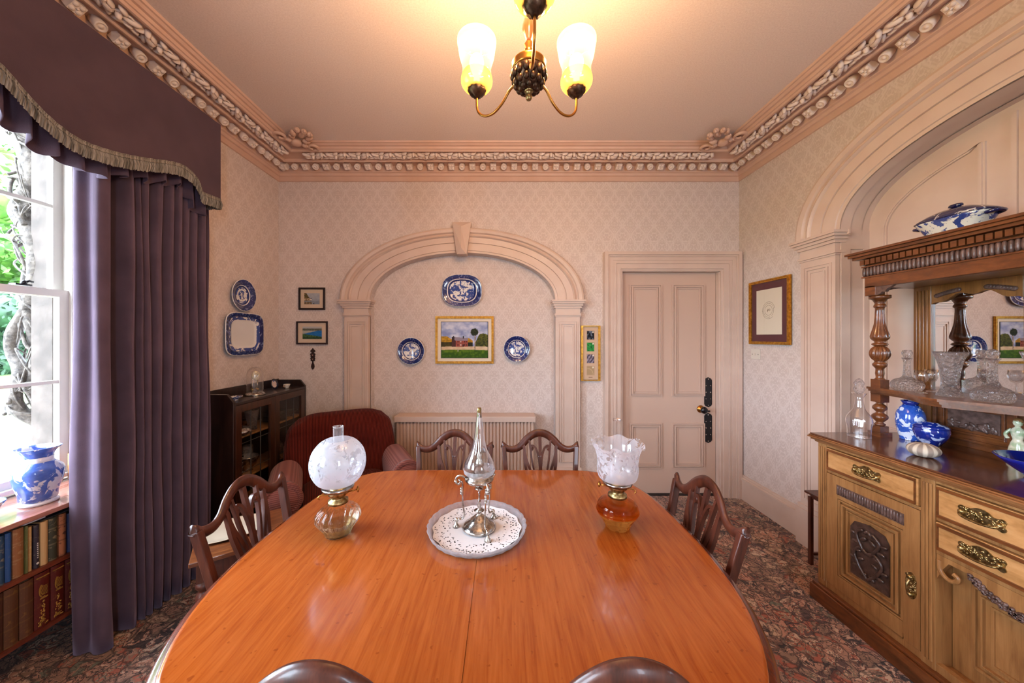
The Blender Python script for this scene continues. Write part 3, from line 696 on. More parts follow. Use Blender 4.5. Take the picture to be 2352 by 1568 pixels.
MB().grid(cur, NC, 26).build('curtain_drop', VELV, cu, world=True, solid=.004)

# ------------------------------------------------------------------ dining table
XT, = (-.09,)
hf = [(.664, 0), (.665, .25), (.668, .45), (.675, .54), (.692, .605), (.72, .648), (.76, .684), (.86, .738), (1.0, .782), (1.2, .806), (1.38, .806), (1.56, .795), (1.68, .772), (1.78, .728), (1.86, .672), (1.905, .60), (1.925, .50), (1.93, .35), (1.931, 0)]
outl = [(XT+x_, y_) for y_, x_ in hf]+[(XT-x_, y_) for y_, x_ in reversed(hf[1:-1])]
outl = cr(outl, 4, True)
tb = T('dining_table', 'large round-cornered polished orange mahogany dining table in the middle of the room', 'table', (XT, 1.2, 0))
def ring(off, z):
    n = len(outl); r = []
    for i in range(n):
        a, b = Vector(outl[i-1]), Vector(outl[(i+1) % n]); t = (b-a).normalized(); nr = Vector((t.y, -t.x))
        r.append((outl[i][0]+nr.x*off, outl[i][1]+nr.y*off, z))
    return r
for side in (-1, 1):
    m = MB(); n = len(outl); rings = [ring(-.010, .75), ring(-.003, .7494), ring(.0, .747), ring(.0, .742), ring(-.02, .738), ring(-.02, .725)]
    keep = [i for i in range(n) if (outl[i][0]-XT)*side > 1e-6]
    # order the half outline as an open path
    st_i = [i for i in keep if (i-1) % n not in keep][0]; path = [st_i+k for k in range(len(keep))]
    vs = []
    for r_ in rings:
        row = [r_[i % n] for i in path]; row = [(XT+side*.0006, row[0][1], row[0][2])]+row+[(XT+side*.0006, row[-1][1], row[-1][2])]; vs += row
    k = len(path)+2; fs = [(j*k+i, j*k+i+1, (j+1)*k+i+1, (j+1)*k+i) for j in range(len(rings)-1) for i in range(k-1)]
    fs += [tuple(range(k)), tuple(reversed(range((len(rings)-1)*k, len(rings)*k))), ]
    m.add(vs, fs); m.f = m.f; 
    for q in range(len(m.f)-2): m.s[q] = True
    m.build('table_top', TABLE, tb, world=True)
m = MB(); n = len(outl); rr = [ring(.0, .7425), ring(.010, .741), ring(.020, .735), ring(.024, .726), ring(.018, .718), ring(.014, .715), ring(.024, .708), ring(.026, .700), ring(.010, .694), ring(-.04, .694)]
m.add([p for r_ in rr for p in r_], [(j*n+i, j*n+(i+1) % n, (j+1)*n+(i+1) % n, (j+1)*n+i) for j in range(len(rr)-1) for i in range(n)], True); m.build('moulded_edge', wood('shaded_edge_mahogany', '#3c180b', '#5a2713', '#71351b', (10, 2, 10), .22, .5), tb, world=True)  # edge wood coloured darker than the top to stand for its shading
m = MB(); sc_ = .86
ap = [((p[0]-XT)*sc_+XT, (p[1]-1.3)*sc_+1.3) for p in outl]
m.bar([(p[0], p[1], .665) for p in ap], .022, .10, (0, 0, 1), closed=True); m.build('apron', MAHOGL, tb, world=True)
for (lx, ly) in ((-.685, 1.77), (.50, 1.74), (-.66, .93), (.49, .93)):
    m = L([(.022, 0), (.026, .03), (.016, .05), (.03, .08), (.028, .12), (.034, .30), (.042, .50), (.046, .54), (.034, .56), (.044, .58), (.044, .62), (.04, .63), (.04, .70)], 20, c=(lx, ly, 0), fl=(10, .04, lambda z: .2 < z < .5)); m.build('leg', MAHOGL, tb, world=True)

# ------------------------------------------------------------------ dining chairs
def make_chair():
    r = T('dining_chair', '', 'chair', (0, 0, 0), 0, 'matching carved-back mahogany dining chairs round the table')
    def bk(x, z): return (x, -.205-.105*max(0, (z-.45)/.48)**1.1, z)     # plane of the raked back
    m = MB(); m.grid(lambda u, v: ((u*2-1)*(.225+.02*v-.0)*(1-.04*abs(2*v-1)**6), -.20+.42*v, .455+.028*(1-(2*u-1)**4)*(1-(2*v-1)**4)), 14, 12)
    m.grid(lambda u, v: ((u*2-1)*(.225+.02*v), -.20+.42*v, .44), 2, 2); m.build('seat', plain('seat_leather', '#4a241c', .5), r)
    m = MB(); m.bar([(-.21, -.19, .415), (.21, -.19, .415), (.235, .21, .415), (-.235, .21, .415)], .022, .055, (0, 0, 1), closed=True); m.build('seat_rail', MAHOG, r, bev=.003)
    for sx in (-1, 1):
        m = MB(); pth = [(sx*.185, -.30, 0), (sx*.19, -.235, .25), bk(sx*.197, .45), bk(sx*.203, .60), bk(sx*.212, .72), bk(sx*.219, .80), bk(sx*.2215, .835)]
        m.bar(cr(pth, 4), .032, .026, (1, 0, 0)); m.build('rear_leg', MAHOG, r, bev=.004)
        m = MB(); m.bar([(sx*.215, .20, .41), (sx*.215, .20, 0)], [.040, .026], .036, (0, 1, 0)); m.build('front_leg', MAHOG, r, bev=.003)
        m = MB(); m.bar([(sx*.20, -.25, .16), (sx*.215, .19, .16)], .018, .026, (0, 0, 1)); m.build('stretcher', MAHOG, r, bev=.002)
    # serpentine crest
    cl = cr([(-.232, .846), (-.205, .824), (-.16, .818), (-.12, .836), (-.08, .876), (-.04, .903), (0, .911), (.04, .903), (.08, .876), (.12, .836), (.16, .818), (.205, .824), (.232, .846)], 5)
    wd = [.034+.014*(1-abs(p[0])/.232)**.7 for p in cl]
    m = MB(); P3 = [Vector(bk(*p)) for p in cl]; vs = []
    for i, p in enumerate(P3):
        t = (P3[min(i+1, len(P3)-1)]-P3[max(i-1, 0)]).normalized(); nrm = Vector((0, -1, .22)).normalized(); b = nrm.cross(t).normalized(); w_ = wd[i]/2
        if i in (0, len(P3)-1): b = Vector((0, .0, 1)) if b.z > 0 else Vector((0, 0, -1))
        for a_, c_ in ((-1, -.6), (-.6, -1), (.5, -1), (1, -.35), (1, .35), (.5, 1), (-.6, 1), (-1, .6)): vs.append(p+b*a_*w_+nrm*c_*.0115)
    n = len(P3); m.add(vs, [(i*8+j, i*8+(j+1) % 8, (i+1)*8+(j+1) % 8, (i+1)*8+j) for i in range(n-1) for j in range(8)]+[tuple(range(8)), tuple((n-1)*8+j for j in range(8))], True)
    m.build('crest_rail', MAHOG, r)
    m = MB(); N_ = (0, 1, .22)
    def rib(p, w): m.bar([bk(*q) for q in cr(p, 6)], w, .016, N_, smooth=False)
    for sx in (-1, 1):
        rib([(sx*.045, .46), (sx*.058, .55), (sx*.078, .66), (sx*.092, .73), (sx*.095, .78), (sx*.098, .83), (sx*.112, .85)], .017)
        rib([(sx*.022, .46), (sx*.030, .56), (sx*.050, .66), (sx*.070, .72), (sx*.088, .77), (sx*.098, .82)], .015)
        rib([(sx*.008, .48), (sx*.018, .60), (sx*.040, .70), (sx*.052, .76), (sx*.058, .81), (sx*.066, .87)], .011)
        rib([(sx*.004, .72), (sx*.012, .78), (sx*.028, .825), (sx*.05, .838), (sx*.058, .82), (sx*.048, .808)], .012)
        m.blob(bk(sx*.052, .822), (.013, .010, .013), nu=8, nv=5); m.blob(bk(sx*.006, .775), (.010, .010, .014), nu=8, nv=5)
    rib([(0, .46), (0, .60), (0, .75), (0, .89)], .019)
    m.prism([(-.075, .445), (.075, .445), (.06, .475), (-.06, .475)], lambda u, v, d: (bk(u, v)[0], bk(u, v)[1]+d, v), -.01, .01)
    m.build('splat', MAHOG, r, bev=.002)
    return r
# splat is a pierced fan of ribs: one continuous carved piece
chairs = [((-.297, 1.795), pi, 'left of the two mahogany chairs at the far table end, partly behind the silver stand'),
          ((.225, 1.795), pi, 'right mahogany chair of the two at the far end, in front of the radiator end'),
          ((-.765, 1.385), -pi/2, 'mahogany dining chair at the table side nearest the window curtain'),
          ((.53, 1.375), pi/2, 'mahogany dining chair at the table side nearest the sideboard, on the right'),
          ((-.335, .895), 0, 'left mahogany chair crest in the foreground at the near end of the table'),
          ((.228, .90), 0, 'right mahogany chair crest in the foreground at the near end of the table')]
c0 = make_chair()
for i, ((px_, py_), rz, lb) in enumerate(chairs):
    if i == 0: c0.location = (px_, py_, 0); c0.rotation_euler = (0, 0, rz); c0['label'] = lb
    else: dup(c0, (px_, py_, 0), rz, lb)

# ------------------------------------------------------------------ armchair
arm = T('armchair', 'maroon corduroy button-back armchair with rolled pink arms in front of the display cabinet', 'armchair', (-1.12, 2.45, 0), -pi+.52)
# local: faces +y, back at -y
def bpanel(u, v):
    a = 2*u-1; z = .30+.56*v; hw = .40*(1-.10*max(0, v-.45)**2/.3)*(1-(max(0, v-.84)/.16)**3*.16)
    bulge = .055*(1-abs(a)**4)*(1-(2*v-1)**6)
    y_ = -.265-.17*v+bulge
    for bx_, bz_ in ((-.14, .62), (.02, .61), (.16, .63), (-.06, .48), (.09, .47)):
        y_ -= .03*math.exp(-((a*hw-bx_)**2+(z-bz_)**2)/.0012)
    y_ -= .012*math.exp(-((v-.80)/.02)**2)
    return (a*hw, y_, z-.035*abs(a)**6*max(0, v-.5)*2)
m = MB(); m.grid(bpanel, 48, 40)
m.grid(lambda u, v: (bpanel(u, v)[0], -.42-.17*v-(.0)*(u), bpanel(u, v)[2]), 48, 20)
def rim(u, v):
    t = u
    if t < 1/3: a, b = 0, t*3
    elif t < 2/3: a, b = (t-1/3)*3, 1
    else: a, b = 1, 1-(t-2/3)*3
    p = bpanel(a, b); q = -.42-.17*b
    k = .018*sin(pi*v); dx_ = (-k if a == 0 else k if a == 1 else 0); dz_ = k if b == 1 else 0
    return (p[0]+dx_, p[1]+(q-p[1])*v, p[2]+dz_)
m.grid(rim, 72, 6); bo = m.build('back_cushion', CORD, arm)
m = MB()
for bx_, bz_ in ((-.14, .62), (.02, .61), (.16, .63), (-.06, .48), (.09, .47)): m.blob((bx_, -.315-(bz_-.3)*.17/.56*1.0-.0+.028, bz_), (.011, .007, .011))
m.build('button', CORD, arm)
for sx in (-1, 1):
    m = MB(); xc = sx*.375
    def armf(u, v):
        ta = -pi*.5+2*pi*u; r_ = .105
        x_ = xc+sx*.015+r_*cos(ta)*1.0; z_ = .475+r_*sin(ta)*1.05
        if sin(ta) < -.1: x_ = xc+(x_-xc)*1.0; z_ = .475-(.475-.08)*min(1, -sin(ta)*1.2) if sin(ta) < 0 else z_
        return (x_, -.32+.47*v, z_)
    m.grid(armf, 40, 8, wu=True)
    m.build('arm', CORDP, arm)
    m = MB()
    Mf = frame((xc+sx*.015, .13, .475), (1, 0, 0), (0, 0, 1)); Mf = Mf @ Matrix.Rotation(pi, 4, 'X')
    m.lathe([(.112, -.02), (.116, .012), (.108, .026), (.100, .020), (.094, .030), (.086, .020), (.080, .026), (.0, .016)], 36, M=Mf)
    m.box(xc-.075, xc+.09 if sx > 0 else xc+.075, .13, .148, .08, .40); m.build('arm_front', CORDP, arm)
m = MB(); m.grid(lambda u, v: ((2*u-1)*.28, -.30+.46*v, .40+.05*(1-(2*u-1)**6)*(1-(2*v-1)**6)), 20, 20); m.box(-.28, .28, -.3, .155, .28, .40); m.build('seat_cushion', CORD, arm)
m = MB(); m.box(-.37, .37, -.40, .13, .07, .28); m.build('base', CORDP, arm, bev=.01)
m = MB()
for sx in (-1, 1):
    for sy in (-.34, .08): m.lathe([(.02, 0), (.028, .07), (0, .07)], 12, c=(sx*.33, sy, 0))
m.build('foot', DKW, arm)

# ------------------------------------------------------------------ radiator with shelf
rd = T('radiator', 'cream ribbed radiator under a painted shelf inside the arched recess', 'radiator', (-.35, YB+.03, 0))
m = MB(); x0, x1 = -1.008, .30; yf = YB-.075
m.box(x0+.01, x1-.01, yf+.02, YB+.06, .12, .70)
nr = 40
for i in range(nr):
    a = x0+.012+(x1-x0-.024)*(i+.5)/nr; hw = (x1-x0-.024)/nr*.44
    m.add([(a-hw, yf+.02, .10), (a-hw*.55, yf+.006, .10), (a+hw*.55, yf+.006, .10), (a+hw, yf+.02, .10), (a-hw, yf+.02, .715), (a-hw*.55, yf+.006, .715), (a+hw*.55, yf+.006, .715), (a+hw, yf+.02, .715)], [(0, 1, 5, 4), (1, 2, 6, 5), (2, 3, 7, 6), (4, 5, 6, 7), (3, 2, 1, 0)])
m.build('ribbed_panel', TRIMD, rd, world=True)
MB().box(x0, x1, yf-.012, YB+.085, .718, .770).build('radiator_shelf', TRIM, rd, world=True, bev=.004)
m = MB(); 
for xx in (x0+.15, x1-.15): m.box(xx-.02, xx+.02, YB-.02, YB+.04, 0, .12)
m.build('bracket', TRIMD, rd, world=True)
# ------------------------------------------------------------------ oil lamps and silver stand
CHIM = thin_glass('lamp_chimney_glass', (.97, .97, .97, 1), 2.2, .07)
def frosted(nm, base, br):
  x = Nt(nm); x.t.nodes.remove(x.b)
  o = x.obj(); f = x.noi(o, 26, 4, .6, 1.5); g = x.noi(o, 7, 1)
  mk = x.mt('MULTIPLY', x.n('MapRange', {0: f, 1: .52, 2: .56, 3: 0.0, 4: 1.0}).outputs[0], x.n('MapRange', {0: g, 1: .45, 2: .52, 3: 0.0, 4: 1.0}).outputs[0])
  df = x.n('MixShader', {0: .45, 1: x.n('BsdfDiffuse', {0: rgb(br)}).outputs[0], 2: x.n('BsdfTranslucent', {0: rgb(br)}).outputs[0]}).outputs[0]
  fr = x.n('MixShader', {0: x.mt('ADD', base, x.mt('MULTIPLY', mk, .5)), 1: df, 2: x.n('BsdfTransparent').outputs[0]}).outputs[0]
  gl = x.n('MixShader', {0: .10, 1: fr, 2: x.n('BsdfGlossy', {0: (1, 1, 1, 1), 'Roughness': .08}).outputs[0]}).outputs[0]
  x.t.links.new(gl, x.out.inputs[0]); return x.m
FROST = frosted('frosted_etched_glass', .28, '#e2e5ee'); FROST2 = frosted('etched_tulip_glass', .46, '#eceaf2')
def burner(r, zb_, z1):
    m = MB(); m.lathe([(.024, zb_), (.036, zb_+.002), (.036, zb_+.012), (.026, zb_+.018), (.024, zb_+.026), (.034, zb_+.034), (.036, zb_+.052), (.03, zb_+.058), (.028, zb_+.062), (.0, zb_+.062)], 32, fl=(24, .012))
    m.build('burner', BRASS, r)
    m = MB(); m.lathe([(.028, z1-.012), (.055, z1-.010), (.058, z1), (.052, z1+.002), (.052, z1-.006), (.03, z1-.006)], 32); m.build('gallery_ring', SILVER, r)
def knobs(r, z, a):
    m = MB(); ca, sa = cos(a), sin(a)
    m.tube([(ca*.03, sa*.03, z), (ca*.075, sa*.075, z+.004)], .003, 6)
    m.lathe([(.004, 0), (.012, .003), (.012, .007), (.004, .010)], 14, M=frame((ca*.075, sa*.075, z+.004), (0, 0, 1), (-sa, ca, 0)))
    p = [(-ca*.03, -sa*.03, z), (-ca*.05, -sa*.05, z+.006), (-ca*.062, -sa*.062, z+.006), (-ca*.068, -sa*.068, z-.002), (-ca*.063, -sa*.063, z-.008)]
    m.tube(cr(p, 4), .0025, 6); m.build('wick_knob', COPPER, r)
TT = .75
lp = T('oil_lamp', 'oil lamp with round frosted etched globe and ribbed clear glass font, left on the table', 'oil lamp', (-.632, 1.30, TT))
m = MB(); m.lathe([(.038, .0), (.045, .002), (.048, .012), (.058, .032), (.072, .050), (.079, .066), (.076, .082), (.060, .100), (.036, .112), (.026, .120)], 96, fl=(18, .045, lambda z: 1 if z > .03 else .5), n=2)
m.build('glass_font', crystal('clear_font_glass', (.99, .97, .92, 1)), lp)
L([(0, .006), (.040, .006), (.052, .030), (.058, .038), (0, .040)], 32).build('lamp_oil', PALEG, lp)
burner(lp, .118, .182); knobs(lp, .152, .5)
L([(.040, .186), (.072, .202), (.094, .240), (.099, .280), (.090, .318), (.068, .348), (.046, .362)], 48, n=4, op=True).build('globe_shade', FROST, lp)
L([(.022, .178), (.026, .21), (.028, .25), (.021, .30), (.019, .34), (.019, .405), (.0205, .409), (.0185, .411), (.0172, .405)], 32, n=3, op=True).build('chimney', CHIM, lp)
lp2 = T('oil_lamp', 'oil lamp with flared tulip shade and amber glass font, right on the table', 'oil lamp', (.452, 1.345, TT))
m = MB(); m.lathe([(.0, .0), (.040, .0), (.046, .004), (.050, .016), (.064, .040), (.077, .058), (.080, .066), (.0, .066)], 48, n=1); m.lathe([(.079, .064), (.082, .068), (.080, .074), (.076, .078)], 48)
m.build('amber_font_base', crystal('amber_font_glass', (.98, .70, .34, 1)), lp2)
L([(.078, .078), (.076, .092), (.064, .106), (.042, .116), (.026, .122)], 48, n=3, op=True).build('font_shoulder', crystal('honey_font_glass', (.98, .90, .78, 1)), lp2)
burner(lp2, .120, .182); knobs(lp2, .154, 2.7)
def tulip(u, v):
    a = 2*pi*u; P = cr([(.046, .186), (.070, .196), (.078, .225), (.078, .262), (.084, .300), (.098, .328), (.104, .334)], 4); i = min(len(P)-1, int(round(v*(len(P)-1)))); r, z = P[i]
    k = max(0, (v-.6)/.4)**2
    return (r*cos(a)*(1+.035*k*cos(8*a)), r*sin(a)*(1+.035*k*cos(8*a)), z-.007*k*cos(8*a))
MB().grid(tulip, 96, 24, wu=True).build('tulip_shade', FROST2, lp2)
L([(.022, .178), (.027, .21), (.030, .24), (.020, .30), (.0175, .34), (.0175, .42), (.019, .424), (.017, .426), (.0158, .42)], 32, n=3, op=True).build('chimney', CHIM, lp2)

dish = T('glass_platter', 'scalloped cut glass platter lined with a paper doily in the table centre', 'platter', (-.102, 1.325, TT))
def pl_(u, v):
    P = [(.0, .004), (.10, .004), (.160, .005), (.174, .009), (.184, .026), (.189, .028), (.187, .022), (.180, .006), (.170, .0), (.10, .0), (0, .0)]
    t = v*(len(P)-1); i = min(int(t), len(P)-2); k = t-i; r = P[i][0]*(1-k)+P[i+1][0]*k; z = P[i][1]*(1-k)+P[i+1][1]*k; a = 2*pi*u
    f_ = 1+.022*abs(sin(14*a))*max(0, (r-.165)/.024); return (r*f_*cos(a), r*f_*sin(a), z)
MB().grid(pl_, 168, 40, wu=True).build('glass_dish', CUTP, dish)
x = Nt('lace_paper'); x.P(col=rgb('#ece9ea'), rough=.8); uv = x.n('SeparateXYZ', {0: x.n('TexCoord').outputs['UV']}).outputs
vo = x.n('TexVoronoi', {'Vector': x.obj(), 'Scale': 95.0}).outputs[0]
hole = x.mt('MULTIPLY', x.mt('LESS_THAN', vo, .30), x.mt('MULTIPLY', x.mt('GREATER_THAN', uv[1], .60), x.mt('LESS_THAN', uv[1], .97)))
ms = x.n('MixShader', {0: hole, 1: x.b.outputs[0], 2: x.n('BsdfTransparent').outputs[0]}).outputs[0]; x.t.links.new(ms, x.out.inputs[0])
L([(0, .006), (.06, .0062), (.12, .0065), (.155, .007), (.170, .0115)], 84, fl=(14, .02, lambda z: 1 if z > .0066 else 0), op=True).build('doily', x.m, dish)

ss = T('silver_stand_lamp', 'silver tripod stand with tapering glass spire standing on the glass platter', 'table lamp', (-.094, 1.325, TT+.009))
m = MB(); m.lathe([(.0, 0), (.062, 0), (.066, .004), (.064, .010), (.055, .018), (.036, .030), (.034, .034), (.030, .036), (.018, .048), (.010, .052), (.008, .06), (.012, .064), (.020, .068), (.008, .072), (.006, .078), (.008, .084), (.003, .098), (.007, .104), (.003, .110), (.0035, .13), (.006, .14), (.003, .146), (.018, .152), (.016, .156), (.004, .160), (.004, .172)], 40, fl=(26, .02, lambda z: 1 if .01 < z < .03 else 0))
m.build('base_dome', SILVER, ss)
m = MB(); m.lathe([(0, .168), (.030, .172), (.052, .182), (.056, .190), (.054, .194), (.045, .198), (.046, .206), (0, .206)], 40); m.build('dish_collar', SILVER, ss)
for k in range(3):
    a = [2.55+pi*.08, -1.05, .55][k]; a = (-1.15, -1.15+2*pi/3, -1.15+4*pi/3)[k]
    ca, sa = cos(a), sin(a); m = MB()
    g = lambda r, z: (ca*r, sa*r, z)
    m.tube([g(*p) for p in cr([(.090, .012), (.086, .022), (.080, .030), (.068, .030), (.060, .045), (.062, .07), (.066, .10), (.066, .16), (.070, .178)], 5)], .0032, 7)
    sp_ = [(.054, .190), (.062, .196), (.078, .200), (.092, .190), (.094, .174), (.082, .166), (.076, .176), (.082, .184)]
    m.tube([g(*p) for p in cr(sp_, 4)], [.0042]*29, 7)
    m.blob(g(.094, .176), (.007, .007, .007)); m.blob(g(.090, .026), (.007, .007, .009))
    for z in (.15, .14, .13): m.blob(g(.071, z), (.006, .006, .005))
    m.lathe([(0, -.004), (.014, -.004), (.012, .004), (.006, .012), (.004, .018), (0, .02)], 12, c=g(.092, .0))
    m.build('tripod_leg', SILVER, ss)
m = MB(); m.lathe([(.020, .206), (.022, .22), (.016, .238), (.020, .244), (.014, .262), (.009, .272), (.012, .285), (.004, .295), (.004, .345), (0, .346)], 20); m.build('wick_fitting', SILVER, ss)
L([(.060, .232), (.058, .250), (.048, .272), (.033, .300), (.025, .330), (.0195, .36), (.0145, .40), (.0105, .43), (.008, .452), (.004, .465), (.0, .466)], 40, n=3, op=True).build('glass_spire', thin_glass('spire_glass', (.97, .97, .98, 1), 2.6, .06), ss)
L([(.046, .207), (.056, .214), (.061, .224), (.060, .233)], 48, n=2, fl=(16, .02), op=True).build('cut_band', CUTP, ss)
L([(.009, .43), (.0085, .462), (.007, .468), (0, .468)], 12).build('gilt_tip', BRASS, ss)

# ------------------------------------------------------------------ display cabinet (stands against the left wall)
CXF = -1.856; CY0, CY1 = 2.335, 3.195; CXB = XL+.008
cab = T('display_cabinet', 'dark oak display cabinet with leaded glass doors in the corner beside the armchair', 'cabinet', (-1.99, 2.76, 0))
ZC_ = 1.045
m = MB()
m.prism([(CXB, 0), (CXF+.0, 0), (CXF, ZC_+.005), (CXF-.045, ZC_+.06), (CXF-.05, ZC_+.062), (CXB, ZC_+.062)], lambda u, v, d: (u, CY0+d, v), 0, .022)
m.prism([(CXB, 0), (CXF+.0, 0), (CXF, ZC_+.005), (CXF-.045, ZC_+.06), (CXF-.05, ZC_+.062), (CXB, ZC_+.062)], lambda u, v, d: (u, CY1-d, v), 0, .022)
m.box(CXB, CXF-.0, CY0+.02, CY1-.02, ZC_-.02, ZC_); m.box(CXB, CXB+.012, CY0, CY1, .05, ZC_+.07); m.box(CXB, CXF-.01, CY0+.02, CY1-.02, .06, .08); m.box(CXF-.03, CXF-.01, CY0+.02, CY1-.02, 0, .08)
m.build('carcase', DKW, cab, world=True, bev=.002)
shz = (.79, .485, .23)
for z in shz: MB().box(CXB+.012, CXF-.025, CY0+.022, CY1-.022, z-.014, z).build('shelf', SHELFW, cab, world=True)
ym = (CY0+CY1)/2
for (a, b) in ((CY0+.023, ym-.002), (ym+.002, CY1-.023)):
    m = MB(); zt, zb0 = ZC_-.022, .085; fw = .052
    m.box(CXF-.02, CXF, a, a+fw, zb0, zt); m.box(CXF-.02, CXF, b-fw, b, zb0, zt); m.box(CXF-.02, CXF, a+fw, b-fw, zt-fw, zt); m.box(CXF-.02, CXF, a+fw, b-fw, zb0, zb0+fw)
    dr = m.build('cabinet_door', wood('cabinet_door_oak', '#24120c', '#3c2114', '#543020', (12, 12, 1.5), .3, .4), cab, world=True, bev=.002)
    inv = MATS[cab.name].inverted()
    g = MB().box(CXF-.012, CXF-.009, a+fw-.004, b-fw+.004, zb0+fw-.004, zt-fw+.004); g.v = [inv @ Vector(v) for v in g.v]; g.build('leaded_pane', PANE, dr)
    l = MB(); wy = (b-a-2*fw)
    for k in (1, 2): yy = a+fw+wy*k/3; l.box(CXF-.014, CXF-.006, yy-.0012, yy+.0012, zb0+fw, zt-fw)
    for k in (1, 2, 3): zz = zt-fw-(zt-zb0-2*fw)*k/4-.02; l.box(CXF-.014, CXF-.006, a+fw, b-fw, zz-.0012, zz+.0012)
    l.v = [inv @ Vector(v) for v in l.v]; l.build('lead_came', plain('lead', '#5c5854', .45, metal=.6), dr)
# silver and glass inside the cabinet
def bowl(r, h, foot=.5): return [(0, 0), (r*foot, 0), (r*foot*.7, h*.12), (r*.75, h*.4), (r, h*.95), (r*1.03, h), (r*.95, h*.97), (r*.65, h*.42), (0, h*.25)]
def cup(r, h): return [(0, 0), (r*.6, 0), (r*.8, h*.2), (r, h), (r*.94, h), (r*.7, h*.25), (0, h*.2)]
def goblet(r, h): return [(0, 0), (r*.8, 0), (r*.75, h*.03), (r*.1, h*.08), (r*.1, h*.42), (r*.6, h*.5), (r, h*.72), (r*.92, h), (r*.86, h), (r*.9, h*.72), (r*.5, h*.54), (0, h*.5)]
items = [('covered_dish', SILVER, [(0, 0), (.06, 0), (.085, .02), (.09, .03), (.07, .055), (.02, .07), (.01, .085), (0, .09)], -1.93, 2.46, 0, 'silver covered dish behind the left cabinet door, top shelf'),
         ('glass_bowl', CUT, bowl(.055, .08), -2.03, 2.55, 0, 'small cut glass bowl behind the silver covered dish'),
         ('cut_vase', CUT, [(0, 0), (.035, 0), (.03, .04), (.05, .15), (.046, .15), (.026, .05), (0, .03)], -1.95, 2.635, 0, 'tall cut glass vase on the top shelf beside the middle door stile'),
         ('sugar_bowl', SILVER, bowl(.045, .06), -2.04, 2.70, 0, 'round silver bowl behind the middle stile of the cabinet'),
         ('silver_jug', SILVER, [(0, 0), (.03, 0), (.045, .04), (.03, .09), (.036, .12), (.03, .12), (0, .1)], -2.04, 2.44, 0, 'silver jug in the back left corner of the top cabinet shelf'),
         ('glass_dish', CUT, bowl(.07, .05), -1.95, 3.08, 0, 'shallow cut glass dish on the far end of the top cabinet shelf'),
         ('cup_tower', SILVER, cup(.04, .045), -1.93, 2.46, 1, None),
         ('rose_bowl', SILVER, bowl(.075, .11), -1.96, 2.60, 1, 'large silver rose bowl on the middle cabinet shelf'),
         ('silver_teapot', SILVER, [(0, 0), (.04, 0), (.065, .04), (.06, .08), (.03, .1), (.01, .12), (0, .125)], -2.05, 2.53, 1, 'silver teapot at the back of the middle cabinet shelf'),
         ('glass_goblet', CUT, goblet(.035, .17), -2.0, 2.66, 1, 'tall glass goblet behind the left door, middle shelf'),
         ('candlestick', SILVER, [(0, 0), (.04, 0), (.035, .012), (.012, .03), (.016, .09), (.010, .16), (.018, .2), (.012, .2), (0, .19)], -1.92, 2.86, 1, 'silver candlestick behind the right cabinet door'),
         ('glass_decanter', CUT, [(0, 0), (.045, 0), (.05, .07), (.02, .12), (.018, .17), (.028, .2), (0, .22)], -1.98, 2.97, 1, 'small glass decanter behind the right cabinet door'),
         ('silver_tray', SILVER, [(0, 0), (.09, 0), (.1, .012), (0, .008)], -1.99, 2.50, 2, 'round silver tray on the lowest cabinet shelf'),
         ('wine_glass', CLEAR, goblet(.032, .15), -1.92, 2.65, 2, 'stemmed glass on the lowest cabinet shelf')]
for nm, mt_, pr, px_, py_, lv, lb in items:
    if nm == 'cup_tower':
        for k in range(4):
            o = L(pr, 24).build('silver_cup', mt_, loc=(px_, py_, shz[1]+.0005+k*.034))
            tag(o, ['lowest', 'second lowest', 'second highest', 'topmost'][k]+' of four stacked silver cups inside the cabinet', 'cup', 'stacked silver cups in the cabinet')
    else: tag(L(pr, 28, fl=(12, .03) if mt_ is SILVER and 'bowl' in nm else None).build(nm, mt_, loc=(px_, py_, shz[lv]+.0005)), lb, nm.split('_')[-1])
for k in range(7):
    o = L([(0, 0), (.05, 0), (.085, .009), (.088, .011), (.05, .004), (0, .003)], 32).build('silver_plate', SILVER, loc=(-1.955, 2.90, shz[0]+.0005+k*.0122))
    tag(o, ('lowest', 'second lowest', 'third lowest', 'middle', 'third highest', 'second highest', 'topmost')[k]+' plate of the stack behind the right cabinet door', 'plate', 'stack of plates in the cabinet')
# on top of the cabinet
cl = T('anniversary_clock', 'small brass pendulum clock under a glass dome on the dark cabinet', 'clock', (-1.975, 2.70, ZC_))
L([(0, 0), (.072, 0), (.074, .006), (.066, .014), (.062, .018), (.056, .022), (0, .022)], 40).build('clock_base', SILVER, cl)
m = MB()
for sx in (-1, 1): m.tube([(.0, sx*.028, .02), (0, sx*.028, .125)], .004, 8)
m.tube([(0, -.028, .125), (0, .028, .125)], .005, 8); m.build('column', SILVER, cl)
m = MB(); m.tube([(0, 0, .12), (0, 0, .05)], .0012, 5)
for k in range(4): m.blob((.024*cos(k*pi/2), .024*sin(k*pi/2), .045), (.010, .010, .010)); m.tube([(0, 0, .047), (.024*cos(k*pi/2), .024*sin(k*pi/2), .047)], .0015, 5)
m.build('pendulum', BRASS, cl)
m = MB(); m.lathe([(.034, -.01), (.036, 0), (.033, .012), (.026, .010), (0, .008)], 32, M=frame((.006, 0, .152), (0, 1, 0), (0, 0, 1)))
fc = m.build('clock_face', plain('clock_dial', '#d8cdb0', .4), cl)
m = MB(); m.bar([(.018, 0, .152), (.018, .012, .165)], .003, .001, (1, 0, 0)); m.bar([(.018, 0, .152), (.018, -.016, .145)], .002, .001, (1, 0, 0)); m.build('clock_hand', BLACK, fc)
L([(.057, .022), (.057, .12), (.055, .165), (.046, .196), (.028, .216), (0, .221)], 40, n=4, op=True).build('glass_dome', thin_glass('dome_glass', (.97, .97, .97, 1), 2.0, .03), cl)
CH1 = china('blue_transfer_china', 34, .50)
